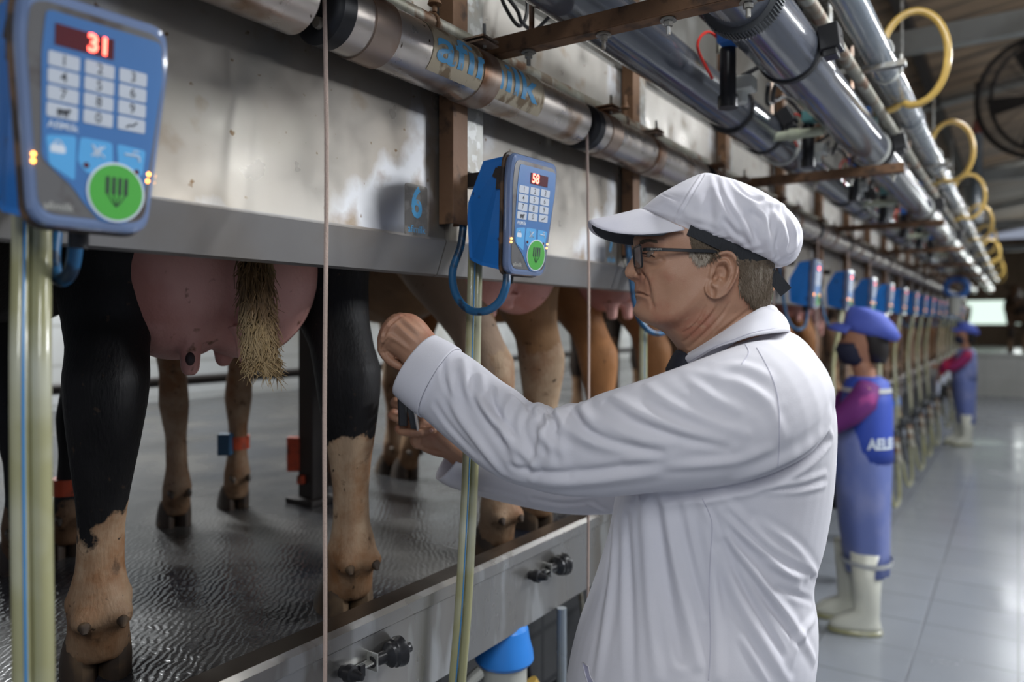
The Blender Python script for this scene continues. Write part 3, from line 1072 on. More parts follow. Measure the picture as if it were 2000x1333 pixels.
# solenoid valves between the pipes, with wiring
for i in range(7):
    y = 1.99 + 0.92 * i
    lab = 'valve cluster with red wire between the two dark pipes' if i == 0 else ('teal and white valve between the dark pipes, next after the red-wired one' if i == 1 else 'small valve between the dark pipes, %s from the viewer' % ordinal(i + 1))
    t = thing('pulsator_valve', lab, 'valve', (-0.635, y, 2.19), 'valves between the pipes')
    g = G(); g.cyl((0, 0, -0.06), (0, 0, 0.04), 0.017, 14); g.cyl((0, 0, -0.085), (0, 0, -0.06), 0.021, 14); build('valve_body', g, M['black_plastic'], t)
    g = G(); g.box((0.02, -0.02, 0.055), (0.06, 0.05, 0.03)); build('valve_head', g, M['valve_blue'] if i % 2 == 0 else M['valve_teal'], t, False, 0.003)
    g = G(); g.box((0.005, 0.07, -0.02), (0.06, 0.05, 0.03)); g.cyl((0.005, 0.07, -0.06), (0.005, 0.07, -0.03), 0.016, 12); build('connector', g, M['white_plastic'], t, False, 0.003)
    g = G(); g.tube(smooth_pl([(0.0, 0.0, 0.04), (-0.02, -0.06, 0.06), (-0.03, -0.1, 0.02), (-0.02, -0.04, -0.03)], 5), 0.003, 6); build('red_wire', g, M['red_wire'], t)
    g = G(); g.tube(smooth_pl([(0.0, 0.0, 0.05), (-0.04, -0.1, 0.10), (-0.05, -0.24, 0.05), (-0.02, -0.35, 0.07)], 5), 0.006, 6)
    g.tube(smooth_pl([(0.01, 0.07, 0.0), (0.05, 0.2, 0.06), (0.0, 0.35, 0.02), (-0.02, 0.5, 0.06)], 5), 0.005, 6); build('cable', g, M['rubber'], t)
    g = G(); g.cyl((-0.03, 0.03, 0.045), (-0.03, 0.03, 0.34), 0.006, 6); build('hanger_rod', g, M['old_pipe'], t)
    t.scale = (1.25, 1.25, 1.25)
    if i % 2 == 0:
        g = G(); g.cyl((-0.715, y + 0.75, 2.17), (-0.55, y + 0.75, 2.17), 0.016, 14); g.cyl((-0.66, y + 0.75, 2.17), (-0.63, y + 0.75, 2.17), 0.021, 14)
        tag(build('cross_pipe', g, M['cross_pipe']), 'pale greenish stub pipe joining the two dark pipes' + [', nearest', ', second', ', third', ', farthest'][i // 2], 'pipe')

# dark cables hanging by the first cross bar
for j, (pl) in enumerate([[(980, -20, 1.72), (1010, 20, 1.72), (1020, 45, 1.75), (1045, 58, 1.8), (1075, 30, 1.8)],
                          [(1030, -20, 1.8), (1028, 30, 1.78), (1012, 50, 1.74), (985, 10, 1.72), (975, -25, 1.7)],
                          [(1560, -20, 2.1), (1566, 20, 2.12), (1556, 10, 2.12), (1550, -25, 2.1)]]):
    g = G(); g.tube(smooth_pl([tuple(P(*q)) for q in pl], 6), 0.0045, 7)
    tag(build('cable', g, M['rubber']), ['black cable drooping behind the nearest cross bar', 'second black cable looped beside the first one at the top', 'thin black cable above the clamp lock box'][j], 'cable')
# mesh-like perforated tray above pipes
m = bpy.data.materials.new('perforated_tray'); nt, N, L, B = nodes_of(m)
tc = N.new('ShaderNodeTexCoord'); vo = N.new('ShaderNodeTexVoronoi'); vo.inputs['Scale'].default_value = 28; vo.inputs['Randomness'].default_value = 0.15
L.new(tc.outputs['Object'], vo.inputs[0])
r = N.new('ShaderNodeMapRange'); r.inputs['From Min'].default_value = 0.30; r.inputs['From Max'].default_value = 0.36
L.new(vo.outputs['Distance'], r.inputs[0])
mx = N.new('ShaderNodeMix'); mx.data_type = 'RGBA'; mx.inputs['A'].default_value = (0.34, 0.33, 0.29, 1); mx.inputs['B'].default_value = (0.12, 0.11, 0.085, 1)
L.new(r.outputs[0], mx.inputs['Factor']); L.new(mx.outputs['Result'], B.inputs['Base Color']); B.inputs['Roughness'].default_value = 0.6
M['tray'] = m
t = thing('cable_tray', 'dull perforated cable tray above and between the dark pipes', 'tray', (-0.66, 8.5, 2.62))
g = G(); g.box((0, 0, 0), (0.24, 20, 0.008)); g.box((-0.12, 0, 0.02), (0.006, 20, 0.05)); g.box((0.12, 0, 0.02), (0.006, 20, 0.05)); build('tray', g, M['tray'], t, False)

# ------------------------------------------------------------------ keypad boxes
BX, BZ = -0.865, 1.749


def lerp2(a, b, t):
    return a + (b - a) * t


def face_poly(s=1.0, r=0.022):
    w1, w2, h1, h2 = 0.083 * s, 0.064 * s, 0.124 * s, 0.126 * s
    return rounded([(w1 * 0.96, h1), (-w1 * 0.96, h1), (-w1, h1 * 0.6), (-w2, -h2), (w2, -h2), (w1, h1 * 0.6)], [r, r, 0.02, r * 1.1, r * 1.1, 0.02], 6)


def F(u, v, n):
    """face coordinates (right, up, out) to box coordinates; the face looks along +X"""
    return (n, u, v)


def flat(name, poly, n0, n1, m, par, bevel=0.0):
    g = G(); g.prism(poly, F, n0, n1)
    return build(name, g, m, par, False, bevel)


def circle(cx, cy, r, n=32, ry=None):
    return [(cx + r * math.cos(2 * math.pi * k / n), cy + (ry or r) * math.sin(2 * math.pi * k / n)) for k in range(n)]


def make_box(num, detail, label, group=None):
    t = thing('keypad_box', label, 'keypad', (BX, 0, BZ), group)
    # wedge shaped blue case
    side = [(0.0, 0.112), (-0.052, 0.104), (-0.098, 0.020), (-0.098, -0.015), (-0.088, -0.098), (-0.05, -0.108), (0.0, -0.114)]
    g = G()
    rs = []
    for s_, ins in ((-1, 0.010), (-1, 0.0), (1, 0.0), (1, 0.010)):
        k = 1.0 if ins == 0 else 1.0
        ring = []
        for n, v in side:
            w = (0.062 + (v + 0.114) * 0.07) * (1.0 if n > -0.06 else 0.88) - ins
            kk = 0.0 if ins == 0 else 0.012
            ring.append(Vector((n * (1 - kk * 6) if n < 0 else n, s_ * (w if ins == 0 else w + 0.008), v * (1 - kk * 5))))
        rs.append(ring)
    g.rings(rs)
    case = build('case', g, M['blue_case'], t, False, 0.003)
    if detail:
        g = G(); g.box((-0.008, -0.0745, 0.07), (0.012, 0.003, 0.045)); g.box((-0.018, -0.0735, 0.08), (0.012, 0.002, 0.02), Matrix.Rotation(.4, 3, 'Y'))
        build('rust_patch', g, M['gasket'], case, False)
    flat('gasket', face_poly(1.0), 0.0, 0.007, M['gasket'], t, 0.002)
    bz = flat('bezel', face_poly(0.975), 0.006, 0.026, M['bezel'], t, 0.008 if detail else 0.004)
    # shallow well and the printed panel
    flat('inner_rim', face_poly(0.87, 0.018), 0.0262, 0.0268, M['well'], bz)
    pp = rounded([(0.068, 0.100), (-0.055, 0.100), (-0.058, 0.055), (-0.055, -0.052), (-0.042, -0.064), (-0.024, -0.078), (-0.012, -0.094), (0.006, -0.112), (0.034, -0.112), (0.052, -0.088), (0.058, -0.05), (0.071, 0.06)], 0.007, 3)
    pp = [(a - 0.0, b) for a, b in pp]
    pn = flat('printed_panel', pp, 0.0268, 0.0276, M['panel_blue'], t)
    if detail:
        bt = flat('soft_button', rounded([(-0.052, -0.028), (-0.022, -0.024), (-0.022, -0.072), (-0.048, -0.058)], 0.004, 3), 0.0276, 0.0281, M['button_blue'], pn)
        flat('soft_button', rounded([(-0.018, -0.024), (0.016, -0.024), (0.018, -0.056), (-0.010, -0.062), (-0.020, -0.05)], 0.004, 3), 0.0276, 0.0281, M['button_blue'], pn)
        flat('soft_button', rounded([(0.021, -0.024), (0.054, -0.026), (0.051, -0.056), (0.024, -0.052)], 0.004, 3), 0.0276, 0.0281, M['button_blue'], pn)
        g = G()
        g.prism(rounded([(-0.048, -0.045), (-0.032, -0.045), (-0.033, -0.036), (-0.047, -0.036)], 0.003, 3), F, 0.0281, 0.0284)
        g.tube([F(-0.040 + 0.004 * math.cos(a), -0.036 + 0.004 * math.sin(a), 0.0284) for a in np.linspace(0, 3.14, 8)], 0.0008, 4)
        for a, b in (((-0.006, -0.042), (0.008, -0.030)), ((-0.006, -0.030), (0.008, -0.042)), ((-0.004, -0.030), (-0.001, -0.042)), ((0.003, -0.03), (0.001, -0.042))):
            g.tube([F(*a, 0.0284), F(*b, 0.0284)], 0.0009, 4)
        g.tube([F(0.030, -0.034, 0.0284), F(0.046, -0.034, 0.0284)], 0.0012, 4); g.tube([F(0.040, -0.034, 0.0284), F(0.040, -0.029, 0.0284), F(0.046, -0.029, 0.0284)], 0.0009, 4)
        g.tube([F(0.046, -0.034, 0.0284), F(0.047, -0.040, 0.0284)], 0.0012, 4)
        build('icons', g, M['white_ink'], pn)
        g = G()
        for c in ((-0.011, -0.053), (0.044, -0.052)):
            g.prism(circle(c[0], c[1], 0.003, 12), F, 0.0281, 0.0286)
        build('indicator', g, M['display'], pn, False)
    flat('button_ring', circle(0.022, -0.078, 0.032, 32, 0.033), 0.0280, 0.0286, M['white_ink'], pn)
    gb = flat('start_button', circle(0.022, -0.078, 0.0295, 32, 0.0305), 0.0284, 0.0292, M['button_green'], pn)
    g = G()
    for k in range(4):
        x = 0.022 + (k - 1.5) * 0.0068
        g.box(F(x, -0.071, 0.0294), (0.0006, 0.0036, 0.019))
        g.tube([F(x, -0.080, 0.0294), F(0.022 + (k - 1.5) * 0.003, -0.089, 0.0294), F(0.022, -0.094, 0.0294)], 0.0006, 4)
    build('cluster_icon', g, M['ink'], gb)
    # keys
    g = G()
    kx = (-0.0365, 0.0, 0.0365); kz = (0.052, 0.0345, 0.017, -0.0005)
    for a in kx:
        for b in kz:
            z = b - (a * -0.02)
            g.prism(rounded([(a - 0.0155, z - 0.0075), (a + 0.0155, z - 0.0075), (a + 0.0155, z + 0.0075), (a - 0.0155, z + 0.0075)], 0.002, 2), F, 0.0276, 0.0284)
    kp = build('keypad', g, M['key_white'], pn, False)
    if detail:
        gg = None
        ms = []
        for i_, ch in enumerate('123456789'):
            me = text_mesh(ch, 0.0155, 0.0001, xs=0.9)
            a = kx[i_ % 3]; b = kz[i_ // 3]
            map_mesh(me, lambda x, y, z, a=a, b=b: F(a + x, b + y + a * 0.02, 0.0286)); ms.append(me)
        me = text_mesh('0', 0.0155, 0.0001, xs=0.9); map_mesh(me, lambda x, y, z: F(kx[1] + x, kz[3] + y, 0.0286)); ms.append(me)
        g = G()
        for me in ms:
            g.add([v.co[:] for v in me.vertices], [tuple(p.vertices) for p in me.polygons])
        a, b = kx[0], kz[3] - 0.0008          # small cow and spanner marks
        g.box(F(a, b, 0.0287), (0.0004, 0.011, 0.0045)); g.box(F(a + 0.006, b + 0.002, 0.0287), (0.0004, 0.004, 0.003))
        for dx in (-0.0045, -0.002, 0.002, 0.0045):
            g.box(F(a + dx, b - 0.0035, 0.0287), (0.0004, 0.0011, 0.004))
        a, b = kx[2], kz[3]
        g.tube([F(a - 0.006, b - 0.003, 0.0287), F(a - 0.001, b, 0.0287), F(a + 0.001, b - 0.001, 0.0287), F(a + 0.006, b + 0.004, 0.0287)], 0.0009, 4)
        build('key_figures', g, M['ink'], kp, False)
        me = text_mesh('AfiMilk', 0.0108, 0.0001, align='LEFT'); map_mesh(me, lambda x, y, z: F(-0.051 + x, -0.0165 + y, 0.0282))
        link('panel_word', me, M['white_ink'], pn, False)
        me = text_mesh('afimilk', 0.0115, 0.0001, align='LEFT'); map_mesh(me, lambda x, y, z: F(-0.052 + x, -0.101 + y, 0.0272))
        link('rim_word', me, M['milky_plastic'], bz, False)
    # display
    off = -0.016 if num == '31' else 0.012
    dp = flat('display', [(off - 0.0 - 0.030, 0.066), (off + 0.030, 0.066), (off + 0.030, 0.088), (off - 0.030, 0.088)], 0.0276, 0.0284, M['display'], pn)
    me = text_mesh(num, 0.026, 0.0008, xs=0.95)
    dx = 0.014 if num == '31' else -0.013
    map_mesh(me, lambda x, y, z: F(off + dx + x, 0.077 + y, 0.0288)); link('display_figures', me, M['red_led'], dp, False)
    g = G()
    for (a, b) in ((-0.063, -0.050), (-0.063, -0.057), (0.0585, -0.052), (0.0575, -0.060)):
        g.sphere(F(a, b, 0.0275), 0.0022, 8, 5)
    build('orange_light', g, M['orange_led'], bz)
    if detail:
        g = G(); pl = face_poly(0.90, 0.018)
        g.prism(pl, F, 0.0335, 0.0345)
        build('clear_cover', g, M['glass_clear'], t, False)
    # cable gland and looping blue hose
    g = G(); g.cyl((-0.03, 0.01, -0.142), (-0.03, 0.01, -0.112), 0.0105, 14); build('gland', g, M['rubber'], t)
    return t


b0 = make_box('58', True, 'blue keypad box in focus reading 58, beside the white cap')
b0.location = (BX, 1.350, BZ - 0.006); b0.rotation_euler = (0, math.radians(6), math.radians(-5))
b1 = make_box('31', True, 'large blurred blue keypad box reading 31 at the left edge')
b1.location = (BX, 0.452, BZ - 0.003); b1.rotation_euler = (0, math.radians(4), math.radians(-3))
b2 = make_box('24', False, 'blue keypad box hidden behind the cap and face')
b2.location = (BX, 2.25, BZ - 0.03)
for b_ in (b0, b1, b2): b_['group'] = 'keypad boxes along the row'


def blue_loop(y, label, group=None, pts=None, par=None):
    pts = pts or [(-0.998, y - 0.048, 1.80), (-0.985, y - 0.052, 1.68), (-0.965, y - 0.055, 1.56), (-0.945, y - 0.035, 1.508), (-0.925, y + 0.015, 1.488),
                  (-0.905, y + 0.065, 1.505), (-0.90, y + 0.085, 1.55), (-0.897, y + 0.082, 1.60), (-0.895, y + 0.07, 1.64)]
    g = G(); g.tube(smooth_pl(pts, 6), 0.0085, 12)
    return tag(build('cable_loop', g, M['blue_hose']), label, 'hose', group)


blue_loop(1.30, 'blue cable looping under the in-focus keypad box', pts=[tuple(P(*q)) for q in
          [(906, 425, 1.66), (900, 480, 1.655), (884, 530, 1.64), (890, 575, 1.62), (915, 605, 1.60), (948, 608, 1.57), (975, 590, 1.56), (988, 560, 1.555), (990, 538, 1.56)]])
blue_loop(0.39, 'short blurred blue cable loop under the left keypad box', pts=[tuple(P(*q)) for q in
          [(108, 455, 0.98), (104, 500, 0.97), (108, 535, 0.96), (122, 548, 0.95), (138, 530, 0.94), (146, 495, 0.93), (148, 455, 0.92)]])
for i in range(2, 19):
    y = 1.30 + 0.9 * (i - 1)
    blue_loop(y, 'blue cable loop just left of the chin, partly hidden by the face' if i == 2 else 'blue cable loop under a keypad box, %s after the one by the chin' % ordinal(i - 2),
              'blue cable loops along the row')
    if i > 2:
        c = copy_tree(b2)
        c.location = (BX, 2.25 + 0.9 * (i - 2), BZ - 0.03)
        c.rotation_euler = (0, math.radians(4), 0)
        tag(c, {4: 'first small keypad box right of the cap strap', 5: 'second small keypad box right of the cap strap',
                6: 'third small keypad box right of the cap strap, above the blue cap', 7: 'fourth small keypad box right of the cap strap',
                3: 'blue keypad box wholly behind the head'}.get(i, 'small blurred keypad box, %s right of the cap strap' % ordinal(max(0, i - 3))), 'keypad',
            'keypad boxes along the row')


# ------------------------------------------------------------------ clear twin milk hoses
m = mat('milk_hose', (0.31, 0.30, 0.16), 0.25, spots=[((0.44, 0.44, 0.34), 7, 0.45, 0.65, 3)], coat=0.5)
M['milk_hose'] = m
M['hose_stripe'] = mat('hose_stripe', (0.04, 0.20, 0.45), 0.3)


def twin_hose(pts, r, label, group=None, side=(0, 1, 0), twist=0.0, stripe=True):
    t = thing('milk_hose', label, 'hose', tuple(pts[-1]), group)
    o0 = Vector(pts[-1])
    pl = [Vector(p) for p in smooth_pl([tuple(p) for p in pts], 8)]
    n = len(pl)
    for s_ in (-1, 1):
        q = []
        for i, p in enumerate(pl):
            a = twist * i / n
            sv = Vector(side) * math.cos(a) + Vector((1, 0, 0)) * math.sin(a)
            q.append(p - o0 + sv * r * 0.93 * s_)
        g = G(); g.tube(q, r, 14); tb = build('tube', g, M['milk_hose'], t)
        if stripe and s_ == -1:
            g = G()
            g.tube([a + Vector((math.cos(.55), -math.sin(.15), 0)).normalized() * r * 1.0 for a in q], r * 0.16, 6)
            build('blue_stripe', g, M['hose_stripe'], tb)
    return t


twin_hose([P(62, 300, 0.95), P(62, 460, 0.94), P(60, 700, 0.90), P(62, 1000, 0.89), P(66, 1333, 0.88), P(66, 1600, 0.87)], 0.0112,
          'blurred yellowish twin hose hanging at the left edge', side=(0.5, 0.87, 0))
twin_hose([P(930, 425, 1.685), P(927, 560, 1.665), P(924, 680, 1.655), P(922, 800, 1.65), P(918, 930, 1.64), P(912, 1060, 1.63), P(904, 1200, 1.62), P(893, 1333, 1.61), P(880, 1500, 1.6)],
          0.0092, 'yellowish twin hose between the two sleeves of the man in white', side=(0.2, 0.98, 0), twist=0.9)
twin_hose([(-0.965, 2.20, 1.60), (-0.965, 2.20, 1.2), (-0.95, 2.19, 0.8), (-0.93, 2.15, 0.4)], 0.0092, 'yellowish twin hose seen just left of the chin and collar')


# ------------------------------------------------------------------ hanging clusters farther down the row
def cluster(y, label, group=None, x=-0.83, z=0.66, ang=0.0):
    t = thing('milking_cluster', label, 'milking cluster', (x, y, 0), group)
    rz = z
    g = G(); g.lathe([(0.001, 0.04), (0.04, 0.036), (0.06, 0.012), (0.06, -0.02), (0.04, -0.05), (0.016, -0.06), (0.001, -0.06)], (0, 0, rz), (0, 0, 1), 16)
    build('claw', g, M['grey_plastic'], t)
    for k_ in range(4):
        a = math.pi / 4 + k_ * math.pi / 2
        dx, dy = math.cos(a), math.sin(a)
        top = Vector((dx * 0.05, dy * 0.06, rz - 0.02)); bot = Vector((dx * 0.085 + 0.01, dy * 0.095, rz - 0.21 - 0.02 * k_))
        g = G(); g.tube([Vector((dx * 0.03, dy * 0.03, rz + 0.01)), Vector((dx * 0.06, dy * 0.07, rz + 0.035)), top.lerp(bot, 0.05)], 0.007, 8)
        build('short_tube', g, M['rubber'], t)
        g = G(); g.lathe([(0.014, 0), (0.024, 0.005), (0.026, 0.02), (0.029, 0.17), (0.033, 0.175), (0.033, 0.195), (0.010, 0.197)], top, bot - top, 14)
        build('teat_cup', g, M['old_pipe'] if k_ % 2 else M['black_plastic'], t)
    for s_ in (-0.012, 0.012):
        g = G()
        pts = [(-0.035, s_ + 0.12, 1.66), (-0.055, s_ + 0.06, 1.5), (-0.08, s_ - 0.01, 1.2), (-0.04, s_ - 0.03, 0.6), (0.0, s_ - 0.04, 0.22), (0.03, s_ + 0.0, 0.10), (0.05, s_ + 0.07, 0.16), (0.04, s_ + 0.06, 0.4), (0.01, s_ * 0.5 + .02, rz - 0.06), (0.0, s_ * 0.3, rz - 0.03)]
        g.tube(smooth_pl(pts, 6), 0.0125, 10)
        build('hose', g, M['milk_hose'], t)
    return t


c0 = cluster(3.02, 'milking cluster and hose hanging behind the back of the man in white')
for i in [q for q in range(2, 17) if q != 9]:
    c = copy_tree(c0)
    c.location = (-0.83 + 0.004 * math.sin(i * 2.3), 3.02 + 0.9 * i, 0.0)
    c.rotation_euler = (0, 0, 0.06 * math.sin(i * 3.1))
    tag(c, {1: 'milking cluster hanging behind the nearer blue worker', 2: 'milking cluster on its hose just past the nearer blue worker'}.get(i, 'milking cluster on its hose, %s past the nearer blue worker' % ordinal(max(0, i - 1))),
        'milking cluster', 'milking clusters along the row')
c0['group'] = 'milking clusters along the row'

# ------------------------------------------------------------------ under the kerb
t = thing('milk_meter', 'grey milk meter with a bright blue lid under the kerb', 'milk meter', (-1.07, 1.60, 0.0))
mo = P(985, 1262, 1.97)
mo = P(985, 1278, 1.93)
t.location = (mo.x, mo.y, mo.z - 0.06)
t.scale = (1.2, 1.2, 1.2)
g = G(); g.lathe([(0.001, 0.066), (0.040, 0.064), (0.050, 0.056), (0.054, 0.03), (0.060, 0.010), (0.062, -0.008), (0.056, -0.016), (0.001, -0.016)], (0, 0, 0.05), (0, 0, 1), 30); build('lid', g, M['cap_blue'], t)
g = G(); g.lathe([(0.048, 0.0), (0.047, -0.08), (0.040, -0.22), (0.02, -0.26), (0.001, -0.26)], (0, 0, 0.04), (0, 0, 1), 26); build('jar', g, M['milky_plastic'], t)
g = G(); g.tube(smooth_pl([(-0.02, -0.06, 0.03), (-0.03, -0.11, 0.0), (-0.02, -0.13, -0.1), (0.0, -0.10, -0.2)], 6), 0.013, 10); build('inlet_hose', g, M['milky_plastic'], t)
g = G(); g.tube(smooth_pl([(0.03, 0.06, -0.02), (0.05, 0.09, -0.1), (0.03, 0.11, -0.25)], 6), 0.012, 10); build('outlet_hose', g, M['yellow_hose'], t)
for i in range(1, 9):
    c = copy_tree(t); c.location = (mo.x, mo.y + 0.9 * i, mo.z - 0.06)
    tag(c, 'blue-lidded milk meter under the kerb, %s after the bright one at the bottom' % ordinal(i), 'milk meter', 'milk meters under the kerb')
g = G(); a = P(1097, 1170, 2.05); g.cyl((a.x, a.y, 0.0), (a.x, a.y, 0.76), 0.013, 12)
tag(build('upright_pipe', g, M['pvc_light']), 'grey upright pipe under the kerb beside the white coat', 'pipe')
t['group'] = 'milk meters under the kerb'
for j in range(14):
    y = mo.y + 0.24 + 0.9 * (j // 2) + 0.30 * (j % 2)
    x = -1.14 + 0.03 * math.sin(j * 2.1)
    z = 0.34 + 0.20 * (0.5 + 0.5 * math.sin(j * 3.7))
    g = G()
    g.lathe([(0.001, 0.05), (0.03, 0.045), (0.04, 0.01), (0.035, -0.04), (0.015, -0.06), (0.001, -0.06)], (x, y, z), (0.2, math.sin(j), 1), 14)
    g.tube(smooth_pl([(x, y, z), (x + 0.05, y + 0.06, z + 0.06), (x + 0.03, y + 0.13, z - 0.02), (x, y + 0.18, z - 0.1)], 4), 0.011, 8)
    g.tube([(x, y, z), (x - 0.05, y, 0.75)], 0.008, 8)
    tag(build('pipe_fitting', g, [M['rubber'], M['old_pipe'], M['grey_plastic']][j % 3]), 'dark pipe fitting in the shadow under the kerb, %s from the viewer' % ordinal(j + 1), 'fitting', 'fittings under the kerb')

# big hall fan, hanging pipe
t = thing('ceiling_fan_guard', 'large dark round mesh fan at the right edge under the roof', 'fan', tuple(P(2030, 190, 7.2)))
fd = Vector((-0.35, -0.85, -0.25)).normalized()
def ringpts(r, o, n=40):
    u = fd.cross(UP).normalized(); w = fd.cross(u)
    return [o + u * math.cos(a) * r + w * math.sin(a) * r for a in np.linspace(0, 2 * math.pi, n + 1)[:-1]]
g = G(); g.tube(ringpts(0.55, Vector((0, 0, 0))), 0.025, 8, closed=True); build('front_rim', g, M['dark_iron'], t)
g = G(); g.tube(ringpts(0.55, fd * -0.3), 0.02, 8, closed=True); build('rear_rim', g, M['dark_iron'], t)
g = G()
for rr in np.linspace(0.05, 0.535, 34):
    g.tube(ringpts(rr, fd * 0.03), 0.0035, 5, closed=True)
for p in ringpts(0.53, fd * 0.03, 12):
    g.tube([fd * 0.03, p], 0.004, 5)
build('guard', g, M['dark_iron'], t)
g = G(); g.lathe([(0.001, 0.05), (0.08, 0.04), (0.09, -0.1), (0.001, -0.12)], fd * -0.08, fd, 18); build('motor', g, M['dark_iron'], t)
u = fd.cross(UP).normalized(); w = fd.cross(u)
for k_ in range(5):
    a = 2 * math.pi * k_ / 5
    d1 = u * math.cos(a) + w * math.sin(a); d2 = u * -math.sin(a) + w * math.cos(a)
    g = G(); o_ = fd * -0.12
    vs = [o_ + d1 * 0.07 - d2 * 0.03, o_ + d1 * 0.49 - d2 * 0.09 + fd * 0.04, o_ + d1 * 0.49 + d2 * 0.09 - fd * 0.04, o_ + d1 * 0.07 + d2 * 0.03]
    g.rings([[vs[0] + fd * .004, vs[0] - fd * .004, vs[3] - fd * .004, vs[3] + fd * .004], [vs[1] + fd * .004, vs[1] - fd * .004, vs[2] - fd * .004, vs[2] + fd * .004]])
    build('blade', g, M['dark_iron'], t)
fz = t.location
g = G(); g.cyl(-fd * 0.15, Vector((0, 0, roof_z(fz.x) - fz.z)) - fd * 0.15, 0.02, 8); build('hanger', g, M['dark_iron'], t)

a = P(1908, 262, 8.6)
t = thing('drop_pipe', 'pale grey upright pipe hanging behind the yellow loops', 'pipe', (a.x, a.y, 2.75))
g = G(); g.cyl((0, 0, -0.1), (0, 0, a.z - 2.75), 0.055, 18); build('pipe_body', g, M['pvc_light'], t)
g = G(); g.cyl((0, 0, a.z - 2.75), (0, 0, a.z - 2.60), 0.05, 14, 0.03); build('coupling', g, mat('dull_red', (0.30, 0.10, 0.08), 0.6), t)
g = G(); g.cyl((0, 0, a.z - 2.6), (0, 0, roof_z(a.x) - 2.75), 0.02, 8); build('hanger', g, M['dark_iron'], t)
# big blue valve wheel far down the row
a = P(1868, 562, 9.6)
t = thing('blue_valve', 'blurred round blue valve hanging above the far worker', 'valve', tuple(a))
g = G(); g.tube([Vector((0.12 * math.cos(q), 0, 0.11 * math.sin(q))) for q in np.linspace(0, 2 * math.pi, 21)[:-1]], 0.035, 10, closed=True); build('body', g, M['valve_blue'], t)
g = G(); g.cyl((0, 0, 0.12), (0, 0, 0.62), 0.025, 10); build('stem', g, M['old_pipe'], t)
g = G(); g.cyl((-0.02, -0.03, -0.11), (-0.02, -0.03, -0.34), 0.075, 16, 0.06); build('bowl', g, M['milky_plastic'], t)
# ================================================================== the cows
HEAD = math.radians(22)
HF = Vector((-math.cos(HEAD), math.sin(HEAD), 0))        # cow forward
HS = Vector((math.sin(HEAD), math.cos(HEAD), 0))         # cow side (towards the far end of the row)
MID = Vector((-1.335, 1.0, PLAT))


def coat(name, dark, light, z0, zy=0.0, zx=0.0, jag=0.10, mott=None, pinkz=None, patch=None, rough=0.62):
    """Coat colours split by height above the platform with a ragged edge; patches of the second colour."""
    m = bpy.data.materials.new(name)
    nt, N, L, B = nodes_of(m)
    tc = N.new('ShaderNodeTexCoord'); vec = tc.outputs['Object']
    sx = N.new('ShaderNodeSeparateXYZ'); L.new(vec, sx.inputs[0])

    def math_(op, a, b):
        n = N.new('ShaderNodeMath'); n.operation = op
        for i, q in enumerate((a, b)):
            if isinstance(q, (int, float)):
                n.inputs[i].default_value = q
            else:
                L.new(q, n.inputs[i])
        return n.outputs[0]

    def noise(s, det=5, rgh=0.6):
        n = N.new('ShaderNodeTexNoise'); n.inputs['Scale'].default_value = s; n.inputs['Detail'].default_value = det
        n.inputs['Roughness'].default_value = rgh
        L.new(vec, n.inputs['Vector']); return n.outputs['Fac']

    def step(v, lo, hi):
        r = N.new('ShaderNodeMapRange'); r.inputs['From Min'].default_value = lo; r.inputs['From Max'].default_value = hi
        L.new(v, r.inputs['Value']); return r.outputs['Result']

    def mix(f, a, b):
        mx = N.new('ShaderNodeMix'); mx.data_type = 'RGBA'
        L.new(f, mx.inputs['Factor'])
        for k_, q in (('A', a), ('B', b)):
            if isinstance(q, tuple):
                mx.inputs[k_].default_value = rgba(q)
            else:
                L.new(q, mx.inputs[k_])
        return mx.outputs['Result']

    z = sx.outputs[2]
    lim = math_('ADD', math_('MULTIPLY', math_('SUBTRACT', sx.outputs[1], 1.0), zy), PLAT + z0)
    if zx:
        lim = math_('ADD', lim, math_('MULTIPLY', math_('LESS_THAN', sx.outputs[0], -1.85), zx))
    e = math_('ADD', math_('SUBTRACT', z, lim), math_('MULTIPLY', math_('SUBTRACT', noise(9, 6, 0.55), 0.5), jag * 2.2))
    f = step(e, -0.004, 0.008)
    up = mix(step(noise(3, 6), 0.40, 0.66), dark, tuple(c * 1.7 + 0.004 for c in dark))
    lo = light
    if mott:
        lo = mix(step(noise(7, 6, 0.65), 0.42, 0.62), light, mott)
    # muddy lower legs
    fz = N.new('ShaderNodeMath'); fz.operation = 'MULTIPLY'
    mud = math_('SUBTRACT', math_('ADD', math_('MULTIPLY', math_('SUBTRACT', PLAT + 0.22, z), 3.0), math_('MULTIPLY', noise(12, 5), 0.9)), 0.45)
    lo = mix(step(mud, 0.0, 0.75), lo, (0.13, 0.065, 0.03))
    lo = mix(step(noise(24, 4, 0.6), 0.60, 0.70), lo, (0.11, 0.06, 0.03))
    if patch:
        pn = noise(patch[1], 2, 0.4)
        up = mix(step(pn, patch[2], patch[2] + 0.012), up, patch[0])
    colr = mix(f, lo, up)
    # fine dirt specks
    colr = mix(step(noise(55, 3, 0.5), 0.68, 0.74), colr, (0.035, 0.022, 0.014))
    L.new(colr, B.inputs['Base Color'])
    B.inputs['Roughness'].default_value = rough
    B.inputs['Sheen Weight'].default_value = 0.0
    B.inputs['Specular IOR Level'].default_value = 0.3
    mp = N.new('ShaderNodeMapping'); mp.inputs['Scale'].default_value = (180, 180, 45); L.new(vec, mp.inputs[0])
    nz = N.new('ShaderNodeTexNoise'); nz.inputs['Scale'].default_value = 1.0; nz.inputs['Detail'].default_value = 3; L.new(mp.outputs[0], nz.inputs[0])
    bp = N.new('ShaderNodeBump'); bp.inputs['Strength'].default_value = 0.55; bp.inputs['Distance'].default_value = 0.003
    L.new(nz.outputs[0], bp.inputs['Height']); L.new(bp.outputs[0], B.inputs['Normal'])
    return m


